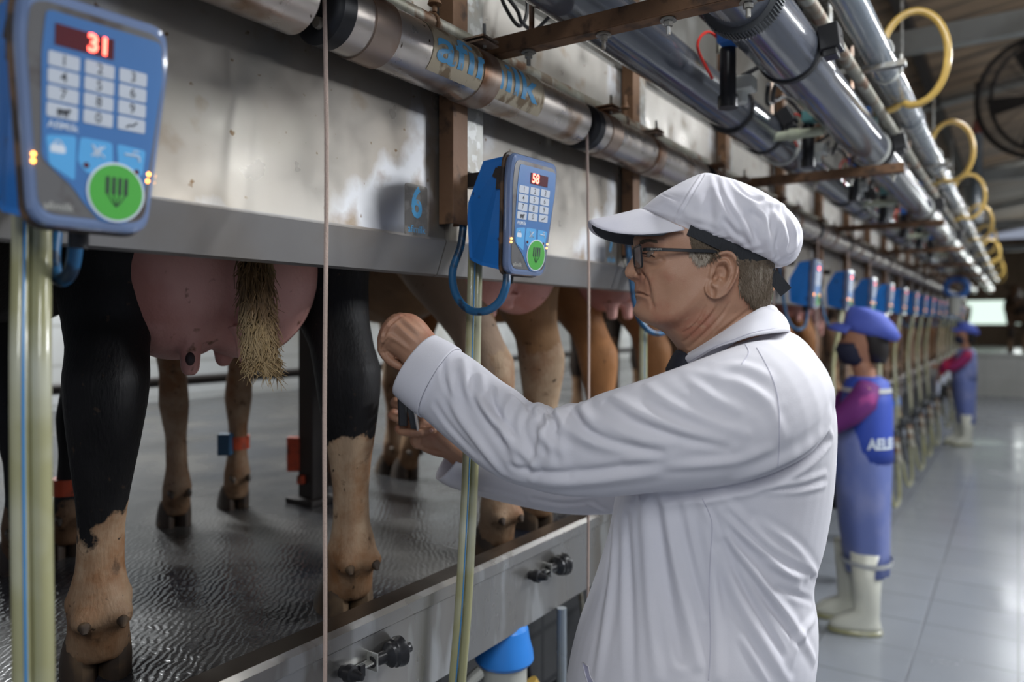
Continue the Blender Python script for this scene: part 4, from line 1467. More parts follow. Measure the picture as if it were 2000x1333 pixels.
M['coat_black'] = coat('coat_black_white', (0.005, 0.0045, 0.005), (0.40, 0.28, 0.18), 0.335, 0.26, 0.22, 0.13, mott=(0.24, 0.115, 0.05))
M['coat_tan'] = coat('coat_tan', (0.22, 0.12, 0.055), (0.40, 0.28, 0.18), 0.55, 0, 0, 0.16, mott=(0.26, 0.135, 0.07), patch=((0.33, 0.23, 0.16), 2.2, 0.52))
M['coat_brown'] = coat('coat_brown', (0.11, 0.062, 0.035), (0.33, 0.21, 0.12), 0.30, 0, 0, 0.2, mott=(0.17, 0.09, 0.045), patch=((0.03, 0.02, 0.014), 2.6, 0.54))
M['coat_orange'] = coat('coat_orange', (0.25, 0.11, 0.04), (0.36, 0.22, 0.12), 0.35, 0, 0, 0.2, mott=(0.22, 0.11, 0.05))
M['coat_dark'] = coat('coat_dark', (0.008, 0.007, 0.007), (0.20, 0.12, 0.07), 0.16, 0, 0, 0.1, mott=(0.08, 0.05, 0.03))
M['udder'] = mat('udder_skin', (0.66, 0.35, 0.30), 0.5, spots=[((0.52, 0.23, 0.19), 6, 0.45, 0.62, 5), ((0.20, 0.09, 0.05), 26, 0.66, 0.72, 4)],
                 bump=0.35, bscale=120, sss=0.12)
M['teat_dark'] = mat('teat_dark', (0.045, 0.03, 0.03), 0.5)
M['hoof'] = mat('hoof', (0.055, 0.038, 0.027), 0.5, spots=[((0.14, 0.09, 0.05), 14, 0.5, 0.66, 4)])
M['tail_hair'] = mat('tail_hair', (0.36, 0.25, 0.12), 0.6, spots=[((0.16, 0.09, 0.035), 8, 0.45, 0.62, 4)])
M['orange_tag'] = mat('orange_tag', (0.55, 0.075, 0.025), 0.45, spots=[((0.16, 0.04, 0.02), 20, 0.5, 0.66, 3)])
M['blue_tag'] = mat('blue_tag', (0.03, 0.10, 0.19), 0.45)


def cring(c, rf, rs, n=20, fdir=HF, sdir=HS, back=0.0):
    """ring of a leg: rf along the cow, rs across; back pulls the rear side to a point"""
    out = []
    for i in range(n):
        t = 2 * math.pi * i / n
        x = math.cos(t) * rf; y = math.sin(t) * rs
        if back and math.cos(t) < 0:
            x *= 1 + back * (math.cos(t) ** 4)
        out.append(Vector(c) + fdir * x + sdir * y)
    return out


def hind_leg(g, hoof, side, mid=MID, hs=1.0, knock=0.0):
    """hoof: Vector on the platform (centre of the pastern foot); side +1 far, -1 near"""
    h = Vector(hoof)
    topc = mid + HF * 0.12 + HS * (0.19 * side)
    P_ = [  # z, forward, half length, half width, share of the way to the hip, back point
        (0.035, 0.030, 0.062, 0.060, 0.0, 0), (0.07, 0.015, 0.056, 0.054, 0, 0), (0.10, 0.004, 0.053, 0.051, 0, 0), (0.135, -0.006, 0.058, 0.054, 0, 0.10),
        (0.165, -0.006, 0.053, 0.050, 0.0, 0), (0.21, -0.006, 0.042, 0.041, 0.02, 0), (0.28, -0.012, 0.040, 0.040, 0.05, 0), (0.34, -0.018, 0.046, 0.046, 0.08, 0),
        (0.40, -0.024, 0.055, 0.056, 0.11, 0.05), (0.45, -0.030, 0.064, 0.063, 0.14, 0.12), (0.50, -0.035, 0.072, 0.070, 0.17, 0.16), (0.55, -0.036, 0.076, 0.074, 0.2, 0.15), (0.60, -0.025, 0.074, 0.071, 0.28, 0.1),
        (0.66, 0.015, 0.095, 0.080, 0.36, 0), (0.74, 0.06, 0.14, 0.100, 0.5, 0), (0.83, 0.09, 0.19, 0.122, 0.65, 0), (0.94, 0.10, 0.24, 0.135, 0.8, 0), (1.08, 0.11, 0.25, 0.14, 1.0, 0)]
    rs = []
    for z, f, rf, rw, sh, bk in P_:
        c = h.lerp(Vector((topc.x, topc.y, h.z)), sh)
        c = Vector((c.x, c.y, h.z + z * hs)) + HF * f * (1 - sh * 0.6)
        rs.append(cring(c, rf, rw, back=bk))
    g.rings(rs)
    # pads the dew claws grow from
    for s_ in (-1, 1):
        g.sphere(h + UP * 0.128 - HF * 0.046 + HS * 0.028 * s_, (0.026, 0.026, 0.024), 10, 8)
        g.sphere(h + UP * 0.150 + HS * 0.040 * s_, 0.020, 8, 6)


def fore_leg(g, hoof, top):
    h = Vector(hoof); top = Vector(top)
    P_ = [(0.035, 0.03, 0.055, 0.048, 0), (0.07, 0.014, 0.047, 0.044, 0), (0.10, 0.0, 0.045, 0.043, 0), (0.13, -0.008, 0.050, 0.045, 0), (0.16, -0.008, 0.042, 0.039, 0),
          (0.20, -0.008, 0.035, 0.033, 0.03), (0.29, -0.006, 0.034, 0.033, 0.1), (0.34, 0.0, 0.042, 0.040, 0.15), (0.39, 0.006, 0.050, 0.047, 0.2), (0.43, 0.006, 0.047, 0.045, 0.26),
          (0.49, 0.0, 0.045, 0.042, 0.35), (0.58, -0.005, 0.060, 0.052, 0.55), (0.68, -0.005, 0.085, 0.07, 0.8), (0.80, 0.0, 0.13, 0.09, 1.0), (0.95, 0.0, 0.16, 0.10, 1.0)]
    rs = []
    for z, f, rf, rw, sh in P_:
        c = h.lerp(Vector((top.x, top.y, h.z)), sh)
        rs.append(cring(Vector((c.x, c.y, h.z + z)) + HF * f, rf, rw))
    g.rings(rs)
    for s_ in (-1, 1):
        g.sphere(h + UP * 0.105 - HF * 0.042 + HS * 0.02 * s_, 0.014, 8, 6)


def make_cow(hooves, fore, coatm, label, group=None, udder=(0, 0, 0), mid=MID, lowhead=0.0, detail=True, shift=Vector((0, 0, 0))):
    t = thing('cow', label, 'cow', (mid.x, mid.y, PLAT), group)
    o0 = Vector((mid.x, mid.y, PLAT))
    g = G()
    for s_, h in zip((-1, 1), hooves):
        hind_leg(g, h, s_, mid)
    fc = (Vector(fore[0]) + Vector(fore[1])) / 2
    for s_, h in zip((-1, 1), fore):
        fore_leg(g, h, fc + HS * 0.13 * s_ + HF * 0.0)
    ln = (fc - mid).dot(HF)
    B_ = [(-0.09, 1.24, 0.06, 0.08), (-0.07, 1.20, 0.16, 0.17), (0.0, 1.14, 0.24, 0.235), (0.15, 1.12, 0.28, 0.27), (0.35, 1.06, 0.33, 0.31), (0.6, 1.02, 0.37, 0.35),
          (0.85, 1.02, 0.37, 0.33), (1.0, 1.06, 0.33, 0.26), (1.12, 1.12, 0.26, 0.19), (1.25, 1.22, 0.18, 0.13), (1.42, 1.30 - lowhead * .4, 0.13, 0.10), (1.56, 1.34 - lowhead, 0.12, 0.10)]
    k_ = ln / 0.95
    rs = []
    for f, z, rz, ry in B_:
        ff = f * k_ if f < 1.0 else f + (k_ - 1)
        c = mid + (fc - mid) * 0 + HF * ff + HS * ((fc - mid).dot(HS) * min(1, max(0, ff / ln))) + UP * z
        rs.append([c + UP * math.cos(a) * rz + HS * math.sin(a) * ry * 0.82 for a in np.linspace(0, 2 * math.pi, 25)[:-1]])
    g.rings(rs)
    hc = mid + HF * (1.58 + k_ - 1) + HS * (fc - mid).dot(HS) + UP * (1.38 - lowhead)
    rs = []
    for q, r1, r2, dz in ((-0.08, 0.08, 0.08, 0), (0.0, 0.12, 0.10, 0), (0.12, 0.11, 0.09, -0.05), (0.26, 0.075, 0.065, -0.14), (0.38, 0.068, 0.062, -0.21), (0.43, 0.04, 0.04, -0.24)):
        c = hc + HF * q + UP * dz
        rs.append([c + (UP + HF * 0.4).normalized() * math.cos(a) * r1 + HS * math.sin(a) * r2 for a in np.linspace(0, 2 * math.pi, 17)[:-1]])
    g.rings(rs)
    for s_ in (-1, 1):
        g.tube([hc + HS * 0.07 * s_ + UP * 0.05, hc + HS * 0.15 * s_ + UP * 0.05 - HF * .02, hc + HS * 0.22 * s_ + UP * 0.02 - HF * .03], [0.02, 0.045, 0.01], 8, sx=0.4)
    me = fuse(g, 0.0105 if detail else 0.02, 5 if detail else 3)
    for v in me.vertices:
        v.co -= Vector((0, 0, 0))
    b = link('body', me, coatm, t, True)
    b.location = -o0
    # the two claws of each foot
    for h in list(hooves) + list(fore):
        g = G()
        for s_ in (-1, 1):
            sc_ = 1.0 if h in list(hooves) else 0.86
            c = Vector(h) + HS * 0.029 * s_ * sc_ + HF * 0.040 - o0
            rs = []
            for z, rf, rw, off in ((0.0, 0.074, 0.031, 0.010), (0.018, 0.071, 0.031, 0.006), (0.04, 0.062, 0.030, -0.002), (0.062, 0.050, 0.027, -0.012), (0.085, 0.034, 0.022, -0.024)):
                rs.append(cring(c + UP * z + HF * off * sc_, rf * sc_, rw * sc_, 16))
            g.rings(rs)
        hf_ = build('hoof', g, M['hoof'], t)
        for s_ in (-1, 1):
            g = G()
            b_ = Vector(h) + UP * 0.122 * (0.6 + 0.4 * sc_) - HF * 0.060 * sc_ + HS * 0.030 * s_ * sc_ - o0
            g.tube([b_ + HF * 0.012 + UP * 0.004, b_ - HF * 0.006, b_ - HF * 0.012 - UP * 0.010], [0.012 * sc_, 0.0105 * sc_, 0.004], 10)
            build('dewclaw', g, M['hoof'], t)
    return t, o0


def make_udder(t, o0, c, r, teats, dark=None):
    g = G(); c = Vector(c)
    g.sphere(c + HS * 0.07, (r[0] * 0.95, r[1] * 0.78, r[2]), 28, 16); g.sphere(c - HS * 0.07, (r[0] * 0.95, r[1] * 0.78, r[2]), 28, 16)
    g.sphere(c + UP * 0.14, (r[0] * 1.05, r[1] * 0.95, r[2] * 0.9), 24, 14)
    for p, q in teats:
        p, q = Vector(p), Vector(q)
        g.tube([p.lerp(q, -0.35), p, p.lerp(q, .5), p.lerp(q, .85), q], [0.036, 0.0225, 0.0195, 0.0180, 0.010], 12)
    me = fuse(g, 0.0055, 6)
    u = link('udder', me, M['udder'], t, True); u.location = -o0
    if dark is not None:
        p, q = map(Vector, teats[dark])
        g = G(); d_ = (Vector((0, 0, EYE)) - p).normalized()
        g.sphere(p.lerp(q, 0.5) + d_ * 0.0155 - o0, (0.009, 0.009, 0.014), 12, 8)
        build('teat_patch', g, M['teat_dark'], t)
    return u


def make_tail(t, o0, pts, r, n=420, flare=0.0):
    """a tail core with a brush of hair"""
    g = G(); pl = [Vector(p) for p in smooth_pl([tuple(p) for p in pts], 6)]
    m_ = len(pl)
    g.tube([p - o0 for p in pl[: int(m_ * 0.9)]], [r * (0.8 if i > m_ * .15 else .8) for i in range(int(m_ * 0.9))], 14)
    rl = random.Random(3)
    for k_ in range(n):
        i0 = int(rl.random() ** 0.8 * m_ * 0.80)
        a = rl.random() * 6.283; rr = r * (0.75 + 0.25 * rl.random())
        off = RT * math.cos(a) * rr + FW * math.sin(a) * rr
        ln = int(m_ * (0.14 + 0.16 * rl.random()))
        q = []
        for j in range(0, 5):
            ii = min(m_ - 1, i0 + int(ln * j / 4))
            ext = UP * (-0.012 * max(0, i0 + ln * j / 4 - m_ + 1) / (m_ / 24))
            q.append(pl[ii] + off * (1 + 0.14 * j + flare * (j / 4) * rl.random()) + ext + RT * rl.uniform(-.0025, .0025) * j - o0)
        g.tube(q, [0.0021, 0.002, 0.0017, 0.0011, 0.0003], 4, caps=False)
    return build('tail', g, M['tail_hair'], t)


def leg_band(t, o0, hoof, z, m, box=None, r=(0.052, 0.05)):
    g = G(); c = Vector(hoof) + UP * z - o0
    g.rings([cring(c + UP * q, a, b, 22) for q, a, b in ((-0.022, r[0] * .8, r[1] * .8), (-0.022, *r), (0.022, *r), (0.022, r[0] * .8, r[1] * .8))])
    b = build('leg_band', g, m, t)
    if box:
        g = G(); g.box(c - RT * 0.02 - FW * (r[1] + 0.008), (0.045, 0.035, 0.075), Matrix.Rotation(YAW, 3, 'Z'))
        build('sensor_tag', g, box, b, False, 0.004)


def gp(px, py, z=0.0):
    """point of the platform seen at a pixel"""
    d = (EYE - PLAT - z) * 1500.0 / (py - 632.0)
    return P(px, py, d)


# the black cow with the large pink udder
c1, o1 = make_cow([(-1.40, 0.755, PLAT), (-1.245, 1.235, PLAT)], [gp(345, 1030), gp(462, 995)], M['coat_black'],
                  'black and white cow with the large pink udder and tan tail, nearest the viewer')
ua = P(412, 560, 1.60)
make_udder(c1, o1, (ua.x, ua.y, 1.635), (0.165, 0.190, 0.190),
           [(P(372, 668, 1.50), P(371, 734, 1.495)), (P(432, 650, 1.64), P(438, 716, 1.65)), (P(480, 655, 1.50), P(484, 712, 1.50)), (P(262, 640, 1.55), P(268, 700, 1.55))], dark=0)
make_tail(c1, o1, [P(500, 470, 1.47), P(500, 530, 1.455), P(503, 600, 1.45), P(507, 660, 1.45), P(512, 712, 1.45), P(514, 735, 1.45)], 0.021, 900, 0.5)
leg_band(c1, o1, gp(462, 995), 0.235, M['orange_tag'], M['blue_tag'], (0.046, 0.044))

# the cow left of it, mostly out of frame
c0_, o0_ = make_cow([(-1.42, -0.06, PLAT), (-1.25, 0.30, PLAT)], [gp(40, 1120), gp(133, 1090)], M['coat_dark'],
                    'dark cow at the far left edge, orange band on its foreleg',
                    mid=Vector((-1.40, 0.13, PLAT)))
leg_band(c0_, o0_, gp(133, 1090), 0.20, M['orange_tag'], None, (0.046, 0.044))

# the tan cow
c2, o2 = make_cow([(-1.20, 1.75, PLAT), (-1.27, 2.08, PLAT)], [(-2.30, 2.20, PLAT), (-2.25, 2.48, PLAT)], M['coat_tan'],
                  'tan cow with pale hind leg seen between the two arms of the man in white', mid=Vector((-1.32, 1.90, PLAT)))
make_udder(c2, o2, P(972, 505, 2.25), (0.14, 0.13, 0.165), [(P(958, 585, 2.2), P(958, 622, 2.2)), (P(990, 585, 2.2), P(992, 605, 2.2))])
c3, o3 = make_cow([(-1.27, 2.52, PLAT), (-1.24, 2.92, PLAT)], [gp(800, 935), (-2.3, 3.25, PLAT)], M['coat_orange'],
                  'orange brown cow behind the yellowish hose, above the near sleeve', mid=Vector((-1.34, 2.72, PLAT)))
make_udder(c3, o3, P(1210, 520, 2.85), (0.14, 0.12, 0.17), [(P(1195, 600, 2.68), P(1196, 625, 2.68)), (P(1225, 600, 2.7), P(1226, 625, 2.7))])
c4, o4 = make_cow([(-1.30, 3.40, PLAT), (-1.24, 3.84, PLAT)], [(-2.35, 3.95, PLAT), (-2.3, 4.22, PLAT)], M['coat_brown'],
                  'mottled brown cow seen just left of the chin', mid=Vector((-1.35, 3.62, PLAT)))
make_udder(c4, o4, (-1.42, 3.62, 1.63), (0.15, 0.16, 0.19), [((-1.32, 3.55, 1.5), (-1.32, 3.55, 1.42)), ((-1.30, 3.70, 1.5), (-1.30, 3.70, 1.42))])
protos = [c2, c3, c4, c1]
cm = ['coat_brown', 'coat_orange', 'coat_tan', 'coat_black', 'coat_dark']
for i in range(16):
    src = [c4, c3, c4, c2, c4][i % 5]
    y = 4.52 + 0.9 * i
    c = copy_tree(src, skip=('tail',))
    c.location = (src.location.x, y, PLAT)
    tag(c, ['cow just past the mottled one, brown blur behind the collar and face', 'cow behind the cap strap and the first small keypad boxes', 'cow behind the nearer blue worker'][i] if i < 3 else 'brown blurred cow, %s past the one behind the nearer worker' % ordinal(i - 2),
        'cow', 'cows along the milking row')
for c in (c1, c0_, c2, c3, c4): c['group'] = 'cows along the milking row'

# a few cows in the yard beyond the end wall
for i, (x, y, r) in enumerate([(0.1, 21.3, 1.9), (1.2, 21.9, 2.2), (3.3, 21.2, 1.75), (-1.3, 22.3, 2.0)]):
    c = copy_tree([c4, c3, c2, c4][i], skip=('udder', 'tail'))
    c.location = (x, y, PLAT - 0.005); c.rotation_euler = (0, 0, r)
    tag(c, 'brown cow beyond the end wall, %s from the left' % ['second', 'third', 'rightmost', 'leftmost'][i], 'cow', 'cows beyond the end wall')

# dark iron post and rails between the stalls, at the breast side
for i, (px, py) in enumerate([(612, 980)]):
    a = gp(px, py)
    t = thing('stall_post', 'dark iron post with an orange reflector, between the black cow legs', 'post', (a.x, a.y, PLAT))
    g = G(); g.box((0, 0, 0.62), (0.075, 0.075, 1.24)); g.box((0, 0, 0.01), (0.14, 0.14, 0.02)); build('post', g, M['dark_iron'], t, False, 0.003)
    q = P(575, 887, (a - Vector((0, 0, 0))).dot(FW)) - a
    g = G(); g.box(q, (0.05, 0.03, 0.125), Matrix.Rotation(YAW, 3, 'Z')); g.box(q * 0.5, (0.03, 0.09, 0.03), Matrix.Rotation(YAW, 3, 'Z')); build('orange_reflector', g, M['orange_tag'], t, False, 0.004)
for i, (x, y) in enumerate([(-3.9, 0.9), (-3.9, 3.6), (-3.9, 5.4), (-3.9, 7.2), (-3.9, 9.0), (-3.9, 10.8)]):
    g = G(); g.cyl((x, y, PLAT), (x, y, 2.2), 0.03, 12)
    tag(build('stall_post', g, M['dark_iron']), 'round dark post far behind the cows, %s from the left' % ordinal(i + 1), 'post', 'stall posts behind the cows')
g = G(); g.cyl((-3.9, -1.5, 1.62), (-3.9, 16, 1.62), 0.028, 12)
g2 = tag(build('stall_rail', g, M['dark_iron']), 'dark horizontal rail behind the cows at the far side of the platform', 'rail')

g = G(); g.cyl((-3.9, -1.5, 1.20), (-3.9, 16, 1.20), 0.028, 12)
tag(build('stall_rail', g, M['dark_iron']), 'lower dark rail seen between the black cow legs, far behind', 'rail')
# ================================================================== the man in white
D0 = 1.36
K = D0 / 1500.0
man = thing('person', 'man in white coat and white peaked cap with glasses, reaching under the panels', 'person', tuple(P(1400, 632, D0).xy) + (0.0,))
MO = Vector(man.location)

M['skin'] = mat('skin', (0.42, 0.228, 0.145), 0.45, spots=[((0.36, 0.15, 0.095), 18, 0.50, 0.72, 4), ((0.43, 0.24, 0.155), 90, 0.56, 0.74, 3)],
                bump=0.16, bscale=800, sss=0.08)
M['coat'] = mat('white_coat', (0.69, 0.675, 0.715), 0.78, spots=[((0.60, 0.60, 0.66), 3, 0.4, 0.7, 4)], bump=0.10, bscale=700, sheen=0.15)
M['coat_in'] = mat('coat_inside', (0.42, 0.41, 0.54), 0.85)
M['cap_white'] = mat('white_cap', (0.69, 0.675, 0.72), 0.75, spots=[((0.61, 0.60, 0.67), 8, 0.42, 0.7, 4)], bump=0.10, bscale=800, sheen=0.15)
M['band_black'] = mat('cap_band', (0.020, 0.022, 0.026), 0.8, bump=0.5, bscale=500, stretch=(1, 1, 0.2))
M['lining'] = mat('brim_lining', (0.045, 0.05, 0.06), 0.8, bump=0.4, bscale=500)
M['shirt_dark'] = mat('dark_shirt', (0.012, 0.013, 0.022), 0.8)
M['trousers'] = mat('dark_trousers', (0.03, 0.035, 0.05), 0.8)
M['boot_white'] = mat('white_rubber_boot', (0.60, 0.60, 0.52), 0.35)
M['hair_grey'] = mat('grey_hair', (0.125, 0.092, 0.062), 0.65, spots=[((0.24, 0.20, 0.15), 70, 0.54, 0.68, 3), ((0.11, 0.08, 0.05), 40, 0.52, 0.66, 3)], stretch=(1, 1, 0.25), bump=0.6, bscale=260)
M['frame_black'] = mat('spectacle_frame', (0.012, 0.012, 0.014), 0.25)
M['lens'] = glass_sheet('spectacle_lens', (0.86, 0.88, 0.92), 0.3, 0.02)
M['eye_white'] = mat('eye_white', (0.20, 0.15, 0.12), 0.2)
M['seam'] = mat('coat_seam', (0.50, 0.49, 0.57), 0.8)


def cat(vals, n):
    """Catmull-Rom through tuples of numbers"""
    return smooth_pl([tuple(v) for v in vals], n)


def limb(g, rows, n=4, seg=32, e=2.0, auto=True):
    """rows: (Ax, Ay, Bx, By, depth, half thickness) silhouettes in pixels"""
    rw = cat(rows, n)
    cs = [(P(r[0], r[1], r[4]) + P(r[2], r[3], r[4])) / 2 for r in rw]
    rs = []
    for i, r in enumerate(rw):
        A, B = P(r[0], r[1], r[4]), P(r[2], r[3], r[4])
        t = (cs[min(i + 1, len(cs) - 1)] - cs[max(i - 1, 0)])
        v = t.cross(A - B).normalized() if auto else FW
        if v.dot(FW) < 0:
            v = -v
        rs.append(ering(A, B, r[5], seg, e, v))
    g.rings(rs)
    return rs


# ---------------------------------------------------------------- head
head_rows = [  # front x, front y, back x, back y, half width
    (1310, 385, 1460, 400, 0.050), (1280, 405, 1478, 420, 0.061), (1256, 435, 1492, 448, 0.070), (1244, 465, 1506, 475, 0.077),
    (1247, 492, 1507, 505, 0.077), (1247, 520, 1507, 535, 0.077), (1248, 548, 1504, 560, 0.0765), (1249, 575, 1500, 585, 0.0745),
    (1247, 598, 1498, 598, 0.071), (1247, 614, 1498, 604, 0.068), (1256, 627, 1500, 607, 0.066), (1276, 638, 1503, 612, 0.065),
    (1300, 652, 1508, 620, 0.064), (1322, 678, 1518, 636, 0.061), (1336, 706, 1525, 664, 0.056), (1350, 740, 1530, 710, 0.052), (1360, 780, 1535, 755, 0.05)]
prof = [(380, 0, .03), (430, 0, .04), (455, 3, .040), (470, 7, .034), (482, 6, .022), (492, 6.5, .012), (500, 10, .0095), (508, 16, .0095), (516, 21.5, .0105), (524, 26, .0118), (531, 28.5, .0125),
        (537, 28, .013), (542, 24.5, .0135), (546, 17, .0135), (549, 11.5, .013), (553, 8.5, .018), (560, 8.5, .021), (566, 9.5, .023), (570, 8.5, .024), (572.5, 5, .024),
        (575, 8, .023), (581, 7.5, .022), (588, 4.5, .022), (594, 5, .024), (601, 9, .025), (609, 10.5, .025), (617, 8, .026), (624, 4, .028), (632, 1, .03), (645, 0, .03), (800, 0, .03)]
py_ = [p[0] for p in prof]


def head_geo():
    rw = cat(head_rows, 11)
    n = 120
    rs = []
    for ax, ay, bx, by, w in rw:
        A, B = P(ax, ay, D0), P(bx, by, D0)
        c = (A + B) / 2; u = (A - B) / 2
        pr = np.interp(ay, py_, [p[1] for p in prof]); sg = np.interp(ay, py_, [p[2] for p in prof])
        ring = []
        for i in range(n):
            t = 2 * math.pi * i / n
            x, y = math.cos(t), math.sin(t)
            ee = 2.35 if x > 0 else 2.15
            xx = math.copysign(abs(x) ** (2 / ee), x); yy = math.copysign(abs(y) ** (2 / ee), y)
            q = c + u * xx + FW * (w * yy)
            if x > 0 and pr:
                dy = w * yy
                amt = pr * K * math.exp(-(dy / sg) ** 2)
                if 534 < ay < 549:      # nostril wings
                    amt += 4.5 * K * math.exp(-((abs(dy) - 0.0155) / 0.0055) ** 2) * math.sin((ay - 534) / 15 * math.pi)
                q -= RT * amt
            ring.append(q)
        rs.append(ring)
    g = G(); g.rings(rs)
    return g


def ear_geo(g, side=-1):
    out = [(1419, 489), (1430, 492), (1438, 501), (1443, 516), (1442, 530), (1438, 543), (1431, 558), (1421, 573), (1410, 582), (1398, 586), (1386, 583), (1378, 573), (1377, 560), (1381, 548),
           (1386, 537), (1388, 522), (1392, 505), (1402, 494)]
    out = cat(out + [out[0]], 3)[:-1]
    cx, cy = 1404, 540
    de = D0 - 0.0835
    hs = [(0.0, -0.010), (0.22, -0.012), (0.38, -0.010), (0.48, -0.002), (0.60, 0.0035), (0.72, 0.0005), (0.82, 0.001), (0.90, 0.0058), (0.96, 0.0062), (1.0, 0.002), (0.985, -0.004), (0.90, -0.010), (0.7, -0.016), (0.3, -0.02), (0.02, -0.022)]
    rs = []
    for r, h in hs:
        ring = []
        for (x, y) in out:
            px = cx + (x - cx) * r; py = cy + (y - cy) * r
            lobe = min(1, max(0, (y - 548) / 22)); front = min(1, max(0, (1398 - x) / 14))
            hh = h * (1 - lobe * 0.8) + 0.0035 * lobe * (r < 0.97) * (1 if h > -0.013 and r > .3 else 0)
            if front and r > 0.5 and h > -0.004:
                hh = h * (1 - front) - 0.003 * front
            if h < -0.013:
                hh = h
            flare = max(0, (px - 1392)) / 50 * 0.013
            ring.append(P(px, py, de - hh - flare + 0.003))
        rs.append(ring)
    if side > 0:   # mirror about the mid plane
        def mir(p):
            dd = (p - Vector((0, 0, EYE))).dot(FW)
            return p + FW * (2 * (D0 - dd))
        rs = [[mir(p) for p in r] for r in rs]
    g.rings(rs)


g = head_geo(); ear_geo(g, -1); ear_geo(g, 1)
hm_ = fuse(g, 0.0017, 2, 0.5)
fold(hm_, [
    # mouth, folds beside nose and mouth
    ([(1240, 571.5), (1250, 573), (1260, 577), (1267, 580)], 0.0020, -0.0042),
    ([(1243, 577), (1252, 580), (1262, 583)], 0.004, 0.0012),
    ([(1251, 532), (1260, 538), (1266, 552), (1268, 566), (1271, 580)], 0.0045, -0.0024),
    ([(1258, 533), (1270, 545), (1276, 562), (1280, 585)], 0.010, 0.0030),
    ([(1243, 540), (1248, 534), (1255, 534), (1259, 540), (1257, 547)], 0.0026, -0.0024),
    ([(1228, 543), (1234, 546), (1240, 546)], 0.0022, -0.0030), ([(1236, 536), (1246, 540), (1249, 545)], 0.0045, 0.0026),
    ([(1268, 580), (1272, 590), (1275, 602)], 0.004, -0.0018),
    # eye socket, lids, brow
    ([(1252, 488), (1262, 490), (1275, 494)], 0.011, -0.0060),
    ([(1256, 494), (1266, 498), (1277, 499)], 0.0035, 0.0032),
    ([(1256, 504), (1266, 508), (1278, 509), (1286, 507)], 0.0035, 0.0022),
    ([(1258, 512), (1270, 518), (1282, 519), (1292, 514)], 0.0040, -0.0020),
    ([(1280, 498), (1290, 503), (1298, 510)], 0.0022, -0.0012),
    ([(1281, 494), (1292, 495), (1301, 498)], 0.0022, -0.0012),
    ([(1246, 474), (1258, 470), (1275, 472), (1288, 478)], 0.0080, 0.0035),
    # cheek, jaw line, jowl, neck creases
    ([(1275, 528), (1295, 535), (1318, 540)], 0.020, 0.0030),
    ([(1258, 627), (1285, 627), (1320, 612), (1350, 590), (1368, 568)], 0.013, 0.0042),
    ([(1290, 642), (1325, 640), (1350, 620), (1368, 600)], 0.010, -0.0015),
    ([(1378, 600), (1370, 620), (1352, 640), (1335, 650)], 0.0022, -0.0016),
    ([(1402, 596), (1392, 612), (1375, 632), (1352, 655), (1335, 668)], 0.0026, -0.0017),
    ([(1425, 592), (1410, 615), (1392, 636), (1368, 660), (1345, 680)], 0.0028, -0.0018),
    ([(1470, 600), (1445, 620), (1420, 640), (1400, 655)], 0.0030, -0.0018),
    ([(1398, 590), (1388, 606), (1368, 630)], 0.0055, 0.0018),
    # ear canal and tragus
    ([(1393, 548), (1398, 541), (1404, 534)], 0.0045, -0.0045),
    ([(1389, 538), (1390, 546)], 0.0035, 0.0022),
    ([(1405, 505), (1418, 503), (1426, 512), (1428, 530)], 0.0030, -0.0022),
])

# ---------------------------------------------------------------- hands and inner arms
def hand_fingers(g, chains):
    for ch in chains:
        pts = [Vector(c[0]) for c in ch]; rr = [c[1] for c in ch]
        pl = smooth_pl([tuple(p) + (r,) for p, r in zip(pts, rr)], 4)
        g.tube([q[:3] for q in pl], [q[3] for q in pl], 12)
        g.sphere(pts[-1], rr[-1] * 0.98, 10, 8)
        for p, r in zip(pts[1:-1], rr[1:-1]):
            g.sphere(p, r * 1.06, 10, 8)


g = G()
# left hand: wrist, back of the hand, bent over at the knuckles
limb(g, [(905, 690, 850, 790, 1.45, 0.030), (870, 672, 815, 760, 1.462, 0.029), (846, 650, 796, 722, 1.475, 0.028), (828, 628, 778, 700, 1.485, 0.033), (808, 614, 764, 692, 1.495, 0.038), (784, 612, 750, 680, 1.502, 0.040),
         (768, 622, 750, 664, 1.505, 0.030)], 3, 24)
L_ = lambda *a: (P(a[0], a[1], a[2]), a[3])
hand_fingers(g, [
    [L_(800, 640, 1.545, .012), L_(782, 623, 1.552, .0125), L_(760, 640, 1.575, .0105), L_(752, 672, 1.580, .009), L_(768, 694, 1.572, .008)],
    [L_(795, 645, 1.515, .012), L_(773, 626, 1.525, .0128), L_(752, 647, 1.548, .0108), L_(748, 680, 1.552, .0095), L_(768, 702, 1.546, .0085)],
    [L_(790, 655, 1.490, .012), L_(762, 637, 1.497, .0125), L_(747, 664, 1.517, .0108), L_(752, 694, 1.520, .0095), L_(774, 712, 1.517, .0085)],
    [L_(790, 668, 1.468, .011), L_(756, 658, 1.472, .0118), L_(747, 682, 1.487, .0102), L_(761, 704, 1.490, .0092), L_(781, 717, 1.490, .0082)],
    [L_(822, 690, 1.52, .013), L_(802, 704, 1.535, .0125), L_(786, 706, 1.545, .010), L_(774, 700, 1.548, .0085)],
])
lh = fuse(g, 0.0023, 3)
